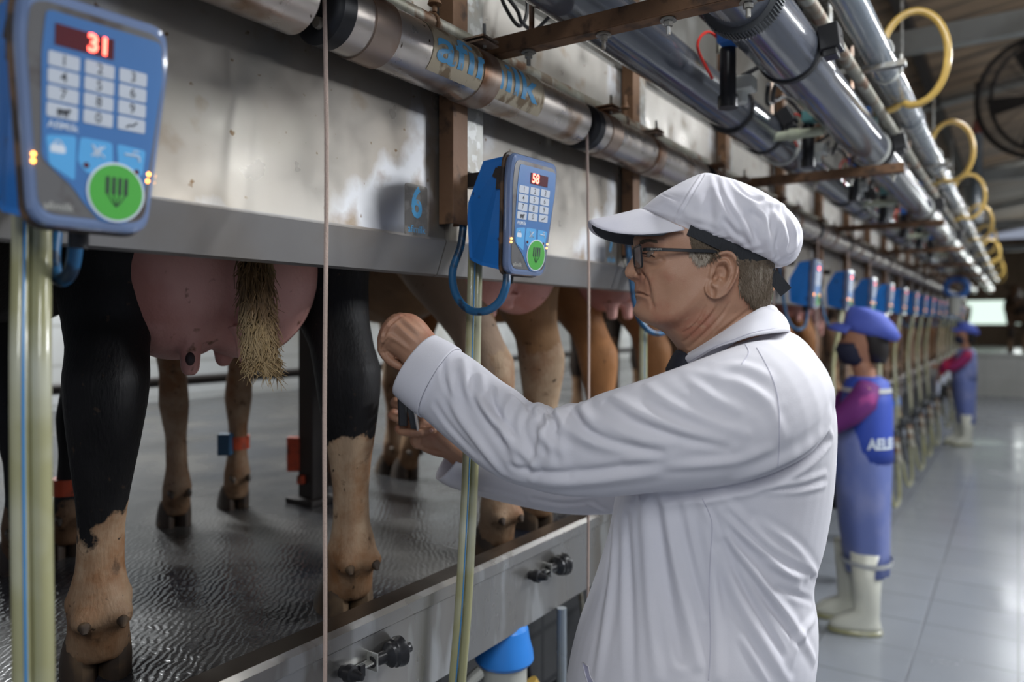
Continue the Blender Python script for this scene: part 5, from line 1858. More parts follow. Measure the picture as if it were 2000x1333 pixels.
fold(lh, [([(772, 632), (790, 650), (810, 668)], 0.004, 0.0014), ([(758, 655), (778, 668), (800, 684)], 0.004, 0.0014), ([(784, 620), (802, 634), (820, 650)], 0.004, 0.0012),
          ([(765, 645), (780, 658), (796, 672)], 0.004, -0.0014), ([(776, 624), (794, 640), (812, 656)], 0.004, -0.0012),
          ([(742, 688), (750, 690), (757, 686)], 0.002, -0.0015),
          ([(770, 626), (760, 637), (752, 650), (748, 664)], 0.0028, -0.0030), ([(788, 617), (776, 622), (766, 630)], 0.003, -0.0022), ([(757, 664), (750, 672), (747, 684), (752, 696)], 0.0028, -0.0030),
          ([(748, 652), (744, 660)], 0.006, 0.0020), ([(760, 634), (756, 640)], 0.006, 0.0020), ([(748, 672), (752, 668)], 0.006, 0.0022), ([(778, 618), (784, 616)], 0.006, 0.0018)])
g = G()
# right hand: palm towards the viewer, fingers round the handset
limb(g, [(1000, 880, 985, 965, 1.74, 0.030), (935, 868, 915, 935, 1.72, 0.030), (893, 845, 872, 898, 1.705, 0.028), (868, 825, 850, 892, 1.70, 0.025), (845, 808, 822, 880, 1.70, 0.020), (822, 800, 803, 858, 1.705, 0.017), (808, 806, 800, 846, 1.708, 0.012)], 3, 22)
hand_fingers(g, [
    [L_(830, 812, 1.715, .012), L_(800, 795, 1.725, .0115), L_(776, 783, 1.712, .0098), L_(770, 788, 1.690, .0092), L_(779, 794, 1.674, .0085)],
    [L_(830, 825, 1.712, .012), L_(798, 812, 1.722, .0115), L_(771, 806, 1.708, .0100), L_(765, 812, 1.686, .0095), L_(778, 819, 1.670, .0088)],
    [L_(830, 840, 1.71, .012), L_(800, 838, 1.712, .0115), L_(780, 838, 1.694, .0100), L_(786, 843, 1.676, .0095), L_(806, 846, 1.664, .009), L_(822, 846, 1.662, .0082)],
    [L_(850, 868, 1.70, .014), L_(815, 866, 1.695, .0125), L_(812, 850, 1.683, .0105), L_(828, 844, 1.670, .0095), L_(846, 841, 1.664, .0085)],
    [L_(862, 850, 1.695, .014), L_(842, 836, 1.690, .0115), L_(826, 828, 1.684, .010), L_(818, 834, 1.678, .0085)],
])
rh = fuse(g, 0.0023, 3)
fold(rh, [([(815, 868), (835, 878), (858, 882)], 0.004, -0.0015), ([(846, 850), (856, 866), (872, 878)], 0.005, -0.002), ([(820, 852), (822, 862), (816, 872)], 0.003, -0.0015)])
# inner body that joins head and arms (under the clothes)
g = G()
limb(g, [(1355, 730, 1530, 720, D0, 0.050), (1330, 790, 1550, 780, D0, 0.10), (1310, 850, 1565, 850, D0, 0.10), (1290, 980, 1560, 980, D0, 0.10), (1270, 1150, 1540, 1150, D0, 0.11), (1260, 1300, 1540, 1300, D0, 0.12)], 2, 20)
limb(g, [(1450, 770, 1510, 830, 1.25, 0.03), (1330, 790, 1365, 880, 1.24, 0.035), (1150, 830, 1150, 920, 1.29, 0.034), (1040, 830, 990, 920, 1.36, 0.035), (940, 760, 890, 840, 1.42, 0.03), (880, 690, 830, 765, 1.46, 0.028)], 2, 16)
limb(g, [(1430, 760, 1450, 880, 1.52, 0.04), (1300, 830, 1310, 930, 1.58, 0.04), (1150, 880, 1140, 975, 1.68, 0.038), (1000, 885, 985, 955, 1.74, 0.03)], 2, 16)
ib = fuse(g, 0.012, 2)
g = G()
for me in (hm_, lh, rh, ib):
    g.add([v.co - MO for v in me.vertices], [tuple(p.vertices) for p in me.polygons])
body = build('body', g, M['skin'], man, True)
# eye
g = G()
for s_ in (-1, 1):
    c = P(1262.5, 499, D0 + s_ * 0.0325)
    g.sphere(c - MO + RT * 0.0105 + FW * (-s_ * 0.001), 0.0105, 16, 12)
build('eyes', g, M['eye_white'], man, True)
g = G()
eb = bvh_of(hm_)
for pl, rr in (([(1254, 495), (1262, 496), (1272, 499), (1279, 503)], 0.0011), ([(1254, 500), (1262, 501.5), (1271, 502)], 0.0007)):
    q = [p + (Vector((0, 0, EYE)) - p).normalized() * 0.0002 - MO for p, nn in poly_pts(eb, smooth_pl(pl), 2)]
    g.tube(q, rr, 6)
build('lash_line', g, mat('lash', (0.05, 0.028, 0.02), 0.6), man, True)

# finger nails
g = G()
for (x, y, d, rx, rz) in ((836, 841, 1.655, 0.0055, 0.0042),):
    g.sphere(P(x + 6, y, d) - MO, (rx, 0.002, rz), 12, 8)
build('nail', g, mat('nail', (0.60, 0.36, 0.30), 0.3), man, True)

# ---------------------------------------------------------------- hair
hb = bvh_of(hm_)
rl = random.Random(11)
g = G()
hair_poly = [(1436, 500), (1470, 508), (1510, 520), (1512, 560), (1500, 596), (1474, 590), (1452, 574), (1440, 560), (1444, 530)]
side_poly = [(1340, 452), (1400, 478), (1402, 492), (1378, 500), (1372, 516), (1362, 520), (1352, 505), (1345, 480)]


def inside(x, y, poly):
    c = False; j = len(poly) - 1
    for i in range(len(poly)):
        xi, yi = poly[i]; xj, yj = poly[j]
        if (yi > y) != (yj > y) and x < (xj - xi) * (y - yi) / (yj - yi) + xi:
            c = not c
        j = i
    return c


def strands(poly, n, dirpx, ln, r, lift=0.0015):
    xs = [p[0] for p in poly]; ys = [p[1] for p in poly]
    k_ = 0; tries = 0
    while k_ < n and tries < n * 6:
        tries += 1
        x = rl.uniform(min(xs), max(xs)); y = rl.uniform(min(ys) - 8, max(ys))
        if not inside(x, y, poly):
            continue
        q = []
        dx, dy = dirpx(x, y); a = rl.gauss(0, 0.16); dx, dy = dx * math.cos(a) - dy * math.sin(a), dx * math.sin(a) + dy * math.cos(a)
        L2 = ln * rl.uniform(0.6, 1.2)
        for j in range(4):
            p, nn = hit(hb, x + dx * L2 * j / 3, y + dy * L2 * j / 3)
            if p is None or (q and (p - MO - q[-1]).length > 0.02):
                break
            if nn.dot(p - Vector((0, 0, EYE))) > 0:
                nn = -nn
            q.append(p + nn * (lift + rl.random() * 0.0018 * (j > 0)) - MO)
        if len(q) >= 2:
            g.tube(q, [r * (1 - 0.8 * i / (len(q) - 1)) for i in range(len(q))], 4, caps=False)
            k_ += 1


strands(hair_poly, 1700, lambda x, y: (0.30 - (x - 1440) / 70 * 0.55, 0.95), 22, 0.0009, 0.0022)
strands([(1345, 455), (1400, 480), (1402, 492), (1380, 498), (1360, 500), (1350, 480)], 420, lambda x, y: (0.35, 0.93), 22, 0.0008, 0.0012)
sg = g; g = G()
strands([(1343, 486), (1388, 492), (1384, 508), (1364, 516), (1352, 500)], 300, lambda x, y: (-0.12, 1.0), 12, 0.00075, 0.0012)
build('sideburn', g, mat('sideburn_hair', (0.36, 0.31, 0.25), 0.6), man, True)
g = sg
# mirrored hair on the far side of the head
nv = len(g.v); nf = len(g.f)
vs = list(g.v); fs = list(g.f)
mp_ = []
for p in vs:
    q = Vector(p) + MO; dd = (q - Vector((0, 0, EYE))).dot(FW)
    mp_.append(q + FW * 2 * (D0 - dd) - MO)
g.add(mp_, fs)
# back of the head between the ears: short hair shell
rs = []
for ax, ay, bx, by, w in cat([r for r in head_rows[3:11]], 9):
    A, B = P(ax, ay, D0), P(bx, by, D0); c = (A + B) / 2; u = (A - B) / 2
    wd = 0.0022 * math.sin(min(1, max(0, (608 - by) / 30)) * math.pi / 2)
    a0, a1 = math.radians(108), math.radians(252)
    outer = []; inner = []
    for i in range(40):
        t = a0 + (a1 - a0) * i / 39
        x, y = math.cos(t), math.sin(t)
        xx = math.copysign(abs(x) ** (2 / 2.15), x); yy = math.copysign(abs(y) ** (2 / 2.15), y)
        p = c + u * xx + FW * (w * yy); nn = (p - c).normalized()
        ed = math.sin(math.pi * i / 39) ** 0.3
        dev = min(t - a0, a1 - t) / math.radians(1)
        lim = 556 + min(44, dev * 0.9) + 5 * math.sin(i * 2.7)
        ed *= max(-1.2, min(1, (lim - by) / 7))
        outer.append(p + nn * (0.0022 * ed) - MO); inner.append(p - nn * 0.004 - MO)
    rs.append(outer + inner[::-1])
g.rings(rs)
build('hair', g, M['hair_grey'], man, True)
g = G()
brow = []
for k_ in range(90):
    t = rl.random(); x = 1249 + t * 30; y = 474 - 3.5 * math.sin(t * 3) + rl.uniform(-2.2, 2.2)
    q = []
    for j in range(3):
        p, nn = hit(hb, x + 3.5 * j, y - 1 + j * 0.5)
        if p is None: break
        if nn.dot(p - Vector((0, 0, EYE))) > 0: nn = -nn
        q.append(p + nn * 0.0012 - MO)
    if len(q) == 3:
        g.tube(q, [0.0005, 0.0005, 0.0002], 4, caps=False)
build('eyebrow', g, M['hair_grey'], man, True)

# ---------------------------------------------------------------- glasses: worn, so a part of the person
g = G()
for s_ in (-1, 1):
    dd = D0 + s_ * 0.0725
    if s_ < 0:
        pl = [P(1255, 488, D0 - 0.058), P(1262, 487, D0 - 0.068), P(1300, 488, D0 - 0.077), P(1350, 489.5, D0 - 0.0815), P(1392, 491, D0 - 0.083), P(1410, 496, D0 - 0.083), P(1420, 510, D0 - 0.082)]
    else:
        pl = [P(1248, 488, D0 + 0.066), P(1300, 488, D0 + 0.082), P(1392, 491, D0 + 0.084)]
    pl = [p - MO for p in pl]
    n = len(pl); rs = []
    for i, p in enumerate(pl):
        hw = 0.0028 if i < n - 1 else 0.0018
        rs.append([p + UP * a * hw + FW * b * 0.0016 for a, b in ((1, 1), (1, -1), (-1, -1), (-1, 1))])
    g.rings(rs)
gl_ = build('spectacles', g, M['frame_black'], man, 'auto', 0.0005)
lens_c = []
for s_ in (-1, 1):
    # lens outline in the plane across the face: u across (depth), v height
    c = P(1245.5 if s_ < 0 else 1243, 502, D0 + s_ * 0.034) - MO
    ax = (FW * s_ + RT * 0.10).normalized()
    ol = rounded([(-0.025, 0.017), (-0.025, -0.019), (0.024, -0.019), (0.026, 0.019)], 0.008, 5)
    pts = [c + ax * u + UP * v + RT * (v * -0.10) for u, v in ol]
    g = G(); g.tube(pts, 0.0016, 8, closed=True)
    build('rim', g, M['frame_black'], gl_, True)
    g = G(); nrm = ax.cross(UP)
    g.rings([[p + nrm * 0.0006 for p in pts], [p - nrm * 0.0006 for p in pts]])
    build('lens', g, M['lens'], gl_, False)
    lens_c.append((c, ax))
g = G(); g.tube([lens_c[0][0] - lens_c[0][1] * 0.024 + UP * 0.008, P(1236, 495, D0) - MO, lens_c[1][0] - lens_c[1][1] * 0.024 + UP * 0.008], 0.0016, 8)
build('bridge', g, M['frame_black'], gl_, True)
me = text_mesh('ZARIM', 0.0042, 0.0, xs=1.5)
pz = P(1281, 487.3, D0 - 0.0775)
map_mesh(me, lambda x, y, z: pz + RT * x + UP * y - FW * 0.0004 - MO)
link('temple_word', me, M['milky_plastic'], gl_, False)

# ---------------------------------------------------------------- cap
cap_rows = [(1262, 424, 1494, 526, D0, 0.079), (1254, 410, 1500, 516, D0, 0.081), (1258, 404, 1524, 522, D0, 0.090), (1265, 398, 1546, 512, D0, 0.099), (1277, 388, 1558, 492, D0, 0.103), (1291, 378, 1562, 468, D0, 0.102), (1306, 370, 1556, 444, D0, 0.096),
            (1322, 361, 1536, 418, D0, 0.084), (1338, 353, 1504, 393, D0, 0.067), (1354, 345, 1460, 369, D0, 0.046), (1372, 339, 1410, 349, D0, 0.018)]
rw = cat(cap_rows, 9)
rs = []; n = 420
for k_, (ax, ay, bx, by, d, w) in enumerate(rw):
    A, B = P(ax, ay, d), P(bx, by, d); c = (A + B) / 2; u = (A - B) / 2
    ring = []
    row = max(0.0, k_ / 9.0 - 1)
    for i in range(n):
        t = 2 * math.pi * i / n
        x, y = math.cos(t), math.sin(t)
        q = c + u * x + FW * (w * y)
        # gathers above the elastic at the sides and back
        back = min(1, max(0, (0.45 - x) / 0.5)) * min(1, max(0, row / 0.35)) * math.exp(-(row / 1.25) ** 2)
        wob = math.sin(66 * t + 1.6 * math.sin(5 * t)) * 0.0024 * math.exp(-(row / 0.8) ** 2) + math.sin(29 * t + 2 * math.sin(3 * t)) * 0.0026
        q += (q - c).normalized() * wob * back
        q -= UP * (0.0115 * abs(y) ** 1.5 * math.exp(-(row / 3.0) ** 2))
        ring.append(q)
    rs.append(ring)
g = G(); g.rings(rs)
capm = g.mesh('cap')
fold(capm, [
    ([(1398, 345), (1408, 380), (1425, 412), (1444, 440)], 0.0045, -0.0040), ([(1425, 346), (1445, 372), (1470, 388), (1505, 392)], 0.0045, -0.0038), ([(1500, 392), (1530, 398), (1553, 418)], 0.0045, -0.004),
    ([(1528, 405), (1540, 435), (1545, 470), (1535, 500)], 0.0050, -0.0040), ([(1472, 415), (1488, 432), (1492, 458)], 0.0042, -0.0042), ([(1455, 425), (1470, 450), (1478, 475)], 0.0042, -0.003),
    ([(1518, 425), (1522, 455), (1518, 485)], 0.0042, -0.0040), ([(1415, 430), (1430, 448), (1440, 466)], 0.004, -0.0028),
    ([(1405, 352), (1412, 385), (1432, 420), (1450, 446)], 0.013, 0.0048), ([(1430, 356), (1452, 385), (1478, 400), (1500, 402)], 0.011, 0.0045),
    ([(1480, 380), (1505, 395), (1535, 400), (1556, 420)], 0.009, 0.0048), ([(1500, 408), (1515, 428), (1530, 455), (1540, 485)], 0.009, 0.0050),
    ([(1488, 418), (1490, 445), (1500, 470), (1508, 500)], 0.008, 0.0042), ([(1450, 440), (1462, 462), (1472, 478)], 0.006, 0.0035),
    ([(1460, 418), (1478, 440), (1484, 466)], 0.007, -0.0042), ([(1395, 392), (1402, 425), (1400, 452)], 0.008, 0.0035), ([(1385, 380), (1390, 410), (1388, 440)], 0.009, -0.003),
    ([(1505, 412), (1510, 430), (1512, 450)], 0.006, -0.0045), ([(1540, 430), (1552, 455), (1552, 485)], 0.008, 0.004), ([(1430, 460), (1445, 470), (1458, 485)], 0.005, 0.003),
    ([(1345, 425), (1370, 430), (1395, 440)], 0.007, 0.0025), ([(1350, 440), (1375, 446), (1392, 455)], 0.005, 0.002), ([(1300, 392), (1320, 402), (1342, 412)], 0.006, 0.0018),
    ([(1370, 340), (1345, 380), (1318, 430)], 0.0022, 0.0013), ([(1375, 340), (1350, 382), (1322, 432)], 0.0016, -0.0012),
    ([(1287, 376), (1300, 383), (1325, 392)], 0.0014, -0.0012), ([(1530, 500), (1545, 490), (1562, 470)], 0.007, 0.004), ([(1515, 480), (1522, 498), (1530, 510)], 0.006, -0.003)])
for v in capm.vertices:
    v.co -= MO
cap_o = link('cap', capm, M['cap_white'], man, True)
# band and strap
rs = []
for off, gr in ((0.003, 0.0), (0.003, 0.0045), (-0.0125, 0.0035), (-0.0125, -0.001)):
    A, B = P(1257, 411, D0), P(1502, 519, D0); c = (A + B) / 2; u = (A - B) / 2
    nn = u.cross(FW).normalized(); nn = nn if nn.z > 0 else -nn
    rs.append([c + nn * off * (1.25 - 0.25 * math.cos(t)) + u * (math.cos(t) * (1 + gr * 8)) + FW * ((0.080 + gr) * math.sin(t)) - UP * (0.0115 * abs(math.sin(t)) ** 1.5) - MO for t in np.linspace(math.radians(66), math.radians(294), 61)])
g = G(); nb = 61
g.add([p for r in rs for p in r], [(a * nb + j, a * nb + j + 1, b * nb + j + 1, b * nb + j) for a, b in ((0, 1), (1, 2), (2, 3), (3, 0)) for j in range(nb - 1)])
bo = build('elastic_band', g, M['band_black'], cap_o, 'auto')
g = G(); a, b = P(1493, 522, D0 - 0.035) - MO, P(1535, 571, D0 - 0.040) - MO
dr = (b - a).normalized(); sd = (RT * dr.z - UP * dr.dot(RT)).normalized()
rs = []
for tt, ww in ((0, .0108), (.35, .0108), (.7, .0112), (1, .0115)):
    p = a.lerp(b, tt) + FW * (-0.004 * math.sin(tt * 3))
    rs.append([p + sd * ww + FW * .0012, p + sd * ww - FW * .0012, p - sd * ww - FW * .0012, p - sd * ww + FW * .0012])
g.rings(rs); p = a.lerp(b, -0.02); g.box(p, (0.016, 0.008, 0.031), Matrix.Rotation(YAW, 3, 'Z') @ Matrix.Rotation(math.radians(40), 3, 'Y'))
build('strap', g, M['band_black'], cap_o, 'auto')
# brim
NB = 41
top_, bot_ = [], []
def interp_pl(pl, t):
    x = t * (len(pl) - 1); i = min(int(x), len(pl) - 2); f = x - i
    return pl[i] * (1 - f) + pl[i + 1] * f
inn = [P(*q) for q in cat([(1250, 408, D0), (1262, 411, D0 - 0.028), (1280, 420, D0 - 0.050), (1305, 431, D0 - 0.070), (1336, 446, D0 - 0.082)], 5)]
out_ = [P(*q) for q in cat([(1150, 431, D0), (1153, 436, D0 - 0.020), (1168, 445, D0 - 0.040), (1200, 454, D0 - 0.058), (1245, 458, D0 - 0.071), (1290, 455, D0 - 0.079), (1337, 447.5, D0 - 0.083)], 5)]
inn = [Vector(cv) for cv in inn]; out_ = [Vector(cv) for cv in out_]
def mirror(p):
    dd = (p - Vector((0, 0, EYE))).dot(FW); return p + FW * 2 * (D0 - dd)
def brim_grid(th):
    rows = []
    for r_ in np.linspace(0, 1, 14):
        row = []
        for t in np.linspace(-1, 1, NB):
            a_ = interp_pl(inn, abs(t)); b_ = interp_pl(out_, abs(t))
            p = a_.lerp(b_, r_) + UP * (-0.001 * math.sin(math.pi * r_) * (1 - abs(t) ** 3) + th * (1 if 0 < r_ < 1 else 0.3))
            if t > 0: p = mirror(p)
            row.append(p - MO)
        rows.append(row)
    return rows
tg = brim_grid(0.0012); bgd = brim_grid(-0.0022)
def sheet(g, A, B):
    n0 = len(A); m0 = len(A[0]); vs = [p for r in A for p in r] + [p for r in B for p in r]; fs = []
    o_ = n0 * m0
    for i in range(n0 - 1):
        for j in range(m0 - 1):
            q = i * m0 + j
            fs.append((q, q + 1, q + m0 + 1, q + m0)); fs.append((o_ + q, o_ + q + m0, o_ + q + m0 + 1, o_ + q + 1))
    for i in range(n0 - 1):
        for j in (0, m0 - 1):
            q = i * m0 + j; fs.append((q, q + m0, o_ + q + m0, o_ + q))
    for j in range(m0 - 1):
        for i in (0, n0 - 1):
            q = i * m0 + j; fs.append((q, q + 1, o_ + q + 1, o_ + q))
    g.add(vs, fs)
g = G(); sheet(g, tg, bgd); build('brim', g, M['cap_white'], cap_o, True)
# dark lining under the brim, deeper at the sides
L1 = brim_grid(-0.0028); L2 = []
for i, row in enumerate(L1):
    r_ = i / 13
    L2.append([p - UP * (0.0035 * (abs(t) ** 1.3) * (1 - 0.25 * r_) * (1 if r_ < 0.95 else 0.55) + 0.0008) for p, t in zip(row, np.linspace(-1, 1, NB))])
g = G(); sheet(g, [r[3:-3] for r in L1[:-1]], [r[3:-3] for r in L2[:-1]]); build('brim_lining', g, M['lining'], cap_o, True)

# ---------------------------------------------------------------- coat
g = G()
torso = [(1340, 694, 1512, 640, D0, 0.060), (1326, 712, 1550, 655, D0, 0.105), (1305, 742, 1578, 692, D0, 0.150), (1280, 780, 1596, 740, D0, 0.172), (1250, 830, 1614, 810, D0, 0.168),
         (1226, 900, 1617, 890, D0, 0.154), (1205, 970, 1612, 970, D0, 0.146), (1192, 1040, 1598, 1050, D0, 0.146), (1172, 1110, 1576, 1130, D0, 0.152), (1152, 1170, 1582, 1190, D0, 0.164),
         (1128, 1240, 1580, 1250, D0, 0.180), (1108, 1333, 1570, 1333, D0, 0.190), (1085, 1500, 1568, 1500, D0, 0.20), (1060, 1700, 1560, 1700, D0, 0.215)]
limb(g, torso, 4, 48, 2.25, auto=False)
near = [(869, 668, 796, 792, 1.457, 0.047), (900, 686, 832, 820, 1.445, 0.050), (930, 706, 868, 851, 1.425, 0.054), (975, 742, 918, 892, 1.395, 0.058), (1005, 762, 955, 920, 1.37, 0.061), (1032, 785, 998, 942, 1.35, 0.064), (1062, 790, 1045, 955, 1.33, 0.067), (1084, 803, 1078, 963, 1.317, 0.066),
        (1104, 789, 1112, 968, 1.30, 0.070), (1132, 788, 1150, 969, 1.29, 0.071), (1165, 772, 1200, 968, 1.275, 0.075), (1250, 744, 1295, 958, 1.240, 0.078), (1325, 718, 1395, 945, 1.222, 0.080), (1400, 690, 1490, 920, 1.222, 0.080), (1465, 668, 1560, 880, 1.250, 0.075), (1520, 668, 1596, 830, 1.30, 0.06)]
limb(g, near, 3, 36, 2.1)
far = [(925, 862, 872, 946, 1.735, 0.046), (960, 864, 920, 965, 1.738, 0.048), (1020, 860, 1000, 985, 1.725, 0.052), (1090, 850, 1090, 1002, 1.70, 0.058), (1170, 838, 1180, 1005, 1.66, 0.062), (1260, 815, 1280, 990, 1.61, 0.066), (1350, 770, 1380, 940, 1.56, 0.070), (1430, 710, 1490, 860, 1.50, 0.07)]
limb(g, far, 3, 30, 2.1)
cm_ = fuse(g, 0.0040, 4, 0.5)
cb = bvh_of(cm_)
FOLDS = [
    ([(1058, 792), (1074, 806), (1084, 834)], 0.0065, -0.0080), ([(1128, 787), (1120, 800), (1134, 822)], 0.0065, -0.0070), ([(1005, 770), (1030, 790), (1040, 812)], 0.0065, -0.0060),
    ([(1045, 785), (1064, 800), (1070, 830)], 0.009, 0.0060), ([(1145, 785), (1140, 805), (1165, 840), (1220, 866)], 0.009, 0.0060), ([(1080, 815), (1060, 850), (1045, 900), (1040, 935)], 0.010, 0.0060),
    ([(1085, 820), (1082, 860), (1090, 905)], 0.009, -0.0050),
    ([(1300, 972), (1400, 960), (1480, 944), (1540, 922), (1585, 893), (1616, 855)], 0.0085, -0.0150),
    # near sleeve: long drag lines from cuff and elbow to the armhole
    ([(905, 705), (915, 760), (955, 812), (990, 850)], 0.011, 0.0075), ([(940, 735), (945, 790), (985, 850), (1010, 905)], 0.010, 0.0070), ([(880, 740), (890, 800), (930, 860), (980, 925)], 0.011, 0.0065),
    ([(1000, 775), (985, 815), (1000, 862), (1040, 905)], 0.010, 0.0075), ([(1050, 800), (1060, 850), (1090, 880)], 0.012, 0.0075), ([(1035, 795), (1022, 835), (1045, 890)], 0.009, -0.0055),
    ([(1080, 790), (1100, 830), (1150, 862), (1200, 876)], 0.012, 0.0080), ([(1130, 790), (1165, 822), (1235, 852), (1300, 868)], 0.012, 0.0085), ([(1200, 775), (1255, 808), (1330, 838), (1410, 856)], 0.013, 0.0080),
    ([(1265, 752), (1310, 790), (1380, 822), (1455, 848)], 0.011, 0.0060), ([(1110, 800), (1150, 842), (1215, 868), (1290, 884)], 0.008, -0.0060), ([(1185, 785), (1240, 822), (1320, 852), (1420, 876)], 0.008, -0.0058),
    ([(1340, 735), (1390, 775), (1440, 800)], 0.010, 0.0045), ([(1000, 935), (1080, 945), (1180, 938), (1280, 925)], 0.014, 0.0060), ([(1060, 920), (1150, 922), (1260, 908), (1360, 898), (1450, 890)], 0.010, -0.0045),
    ([(1230, 900), (1330, 905), (1430, 900), (1500, 880)], 0.012, 0.0055), ([(1000, 912), (1050, 925), (1110, 928)], 0.008, -0.005), ([(850, 790), (880, 835), (930, 890)], 0.008, -0.004),
    ([(865, 700), (868, 745), (890, 790)], 0.007, -0.0040), ([(960, 760), (968, 800), (1000, 845)], 0.006, -0.0060), ([(920, 735), (925, 780), (965, 840)], 0.006, -0.0050),
    # shoulder and back
    ([(1400, 720), (1450, 715), (1500, 735)], 0.012, 0.0038), ([(1330, 722), (1400, 735), (1470, 760), (1520, 790)], 0.012, 0.0040), ([(1440, 745), (1500, 790), (1530, 850)], 0.012, 0.0035),
    ([(1620, 815), (1600, 850), (1560, 882), (1500, 912), (1440, 935)], 0.016, 0.0085), ([(1622, 860), (1590, 890), (1545, 915), (1480, 940)], 0.006, -0.0100), ([(1610, 925), (1550, 945), (1480, 950)], 0.007, 0.0045),
    ([(1612, 950), (1560, 960), (1500, 962)], 0.006, 0.0038), ([(1610, 938), (1560, 952), (1500, 957)], 0.004, -0.0030),
    # side: folds fanning out from the armpit
    ([(1395, 975), (1440, 1030), (1500, 1080), (1560, 1140)], 0.012, 0.0080), ([(1375, 975), (1410, 1040), (1470, 1120), (1545, 1210), (1590, 1290)], 0.011, 0.0075), ([(1410, 970), (1470, 1030), (1540, 1085), (1590, 1120)], 0.009, 0.0060),
    ([(1385, 990), (1425, 1070), (1490, 1160), (1560, 1260)], 0.007, -0.0065), ([(1420, 1000), (1480, 1060), (1545, 1115)], 0.006, -0.0055), ([(1370, 985), (1385, 1060), (1395, 1180), (1400, 1320)], 0.012, 0.0060),
    ([(1400, 1080), (1440, 1170), (1500, 1270), (1540, 1330)], 0.011, 0.0060), ([(1415, 1060), (1460, 1160), (1530, 1280)], 0.007, -0.0050), ([(1480, 1020), (1540, 1060), (1580, 1100), (1595, 1125)], 0.009, 0.0050),
    ([(1280, 980), (1290, 1060), (1305, 1160), (1330, 1290)], 0.011, -0.0085), ([(1300, 980), (1312, 1060), (1335, 1170), (1365, 1300)], 0.010, 0.0065), ([(1325, 985), (1345, 1080), (1375, 1200)], 0.008, -0.0060),
    ([(1255, 985), (1262, 1080), (1270, 1200), (1282, 1320)], 0.013, 0.0070), ([(1225, 1010), (1228, 1110), (1232, 1220), (1236, 1330)], 0.011, -0.0075), ([(1200, 1020), (1195, 1120), (1180, 1230), (1165, 1330)], 0.012, 0.0055),
    ([(1580, 1130), (1540, 1120), (1500, 1100)], 0.008, 0.005), ([(1585, 1175), (1560, 1165), (1520, 1150)], 0.006, -0.0045), ([(1590, 1210), (1560, 1250), (1545, 1300)], 0.009, 0.0050),
    ([(1450, 1250), (1480, 1300), (1500, 1333)], 0.008, 0.004),
    # far sleeve
    ([(900, 950), (960, 962), (1020, 978)], 0.008, 0.004), ([(1040, 975), (1100, 985), (1160, 980)], 0.008, -0.004), ([(1150, 985), (1180, 1000)], 0.007, 0.004),
]
fold(cm_, [(p, max(0.0048, w * 0.74), h * (0.62 if 1075 < p[0][0] < 1345 and p[0][1] < 900 else 0.85)) for p, w, h in FOLDS], cb)
coat_b = bvh_of(cm_)
for v in cm_.vertices:
    v.co -= MO
coat_o = link('coat', cm_, M['coat'], man, True)


def cuff(rows, name, d=0.0, th=0.003):
    """a hollow band round the sleeve end"""
    rw = cat(rows, 4)
    cs = [(P(r[0], r[1], r[4]) + P(r[2], r[3], r[4])) / 2 for r in rw]
    o_, i_ = [], []
    for i, r in enumerate(rw):
        A, B = P(r[0], r[1], r[4]), P(r[2], r[3], r[4])
        t = (cs[min(i + 1, len(cs) - 1)] - cs[max(i - 1, 0)]); v = t.cross(A - B).normalized()
        c = (A + B) / 2
        ring = ering(A, B, r[5], 36, 2.1, v)
        o_.append([p - MO for p in ring]); i_.append([c + (p - c) * (1 - th / ((p - c).length + 1e-6)) - MO for p in ring])
    g = G(); g.rings(o_ + i_[::-1], False, True)
    return build(name, g, M['coat'], coat_o, True)


cuff([(853, 656, 773, 774, 1.468, 0.050), (867, 663, 788, 788, 1.461, 0.0515), (884, 672, 806, 803, 1.452, 0.053), (897, 680, 822, 816, 1.446, 0.0535)], 'cuff')
cuff([(905, 866, 851, 934, 1.73, 0.047), (925, 862, 872, 948, 1.735, 0.050), (945, 862, 900, 958, 1.738, 0.0515)], 'cuff')


def seam_line(pl, name='seam', r=0.0007, m=None, b=None, lift=0.0004, tgt=None):
    pts = [p + (nn if nn.dot(Vector((0, 0, EYE)) - p) > 0 else -nn) * lift - MO for p, nn in poly_pts(b or coat_b, smooth_pl(pl), 4)]
    if len(pts) > 3:
        # drop jumps
        q = [pts[0]]
        for p in pts[1:]:
            if (p - q[-1]).length < 0.03:
                q.append(p)
        g = G(); g.tube(q, r, 6)
        return build(name, g, m or M['seam'], tgt or coat_o, True)


seam_line([(1478, 680), (1500, 720), (1515, 760), (1521, 800), (1522, 850), (1520, 900), (1516, 932)], 'armhole_seam')
seam_line([(1455, 672), (1462, 690), (1448, 712)], 'yoke_seam')
seam_line([(1372, 975), (1390, 1020), (1388, 1080), (1385, 1160), (1388, 1250), (1384, 1330)], 'side_seam')
g = G()
pk = [P(1136, 1291, 1.20), P(1150, 1300, 1.2), P(1158, 1333, 1.2), P(1150, 1345, 1.2)]
pts = []
for (x, y) in [(1137, 1292), (1149, 1301), (1152, 1318), (1160, 1333), (1150, 1340), (1143, 1318)]:
    p, nn = hit(coat_b, x, y)
    if p is not None:
        pts.append(p - FW * 0.004 - MO)
if len(pts) > 3:
    g.rings([[p for p in pts], [p + FW * 0.0015 for p in pts]]); build('pocket_flap', g, M['coat_in'], coat_o, False)
    g = G(); g.tube(pts, 0.0011, 6, closed=True); build('flap_piping', g, M['coat'], coat_o, True)
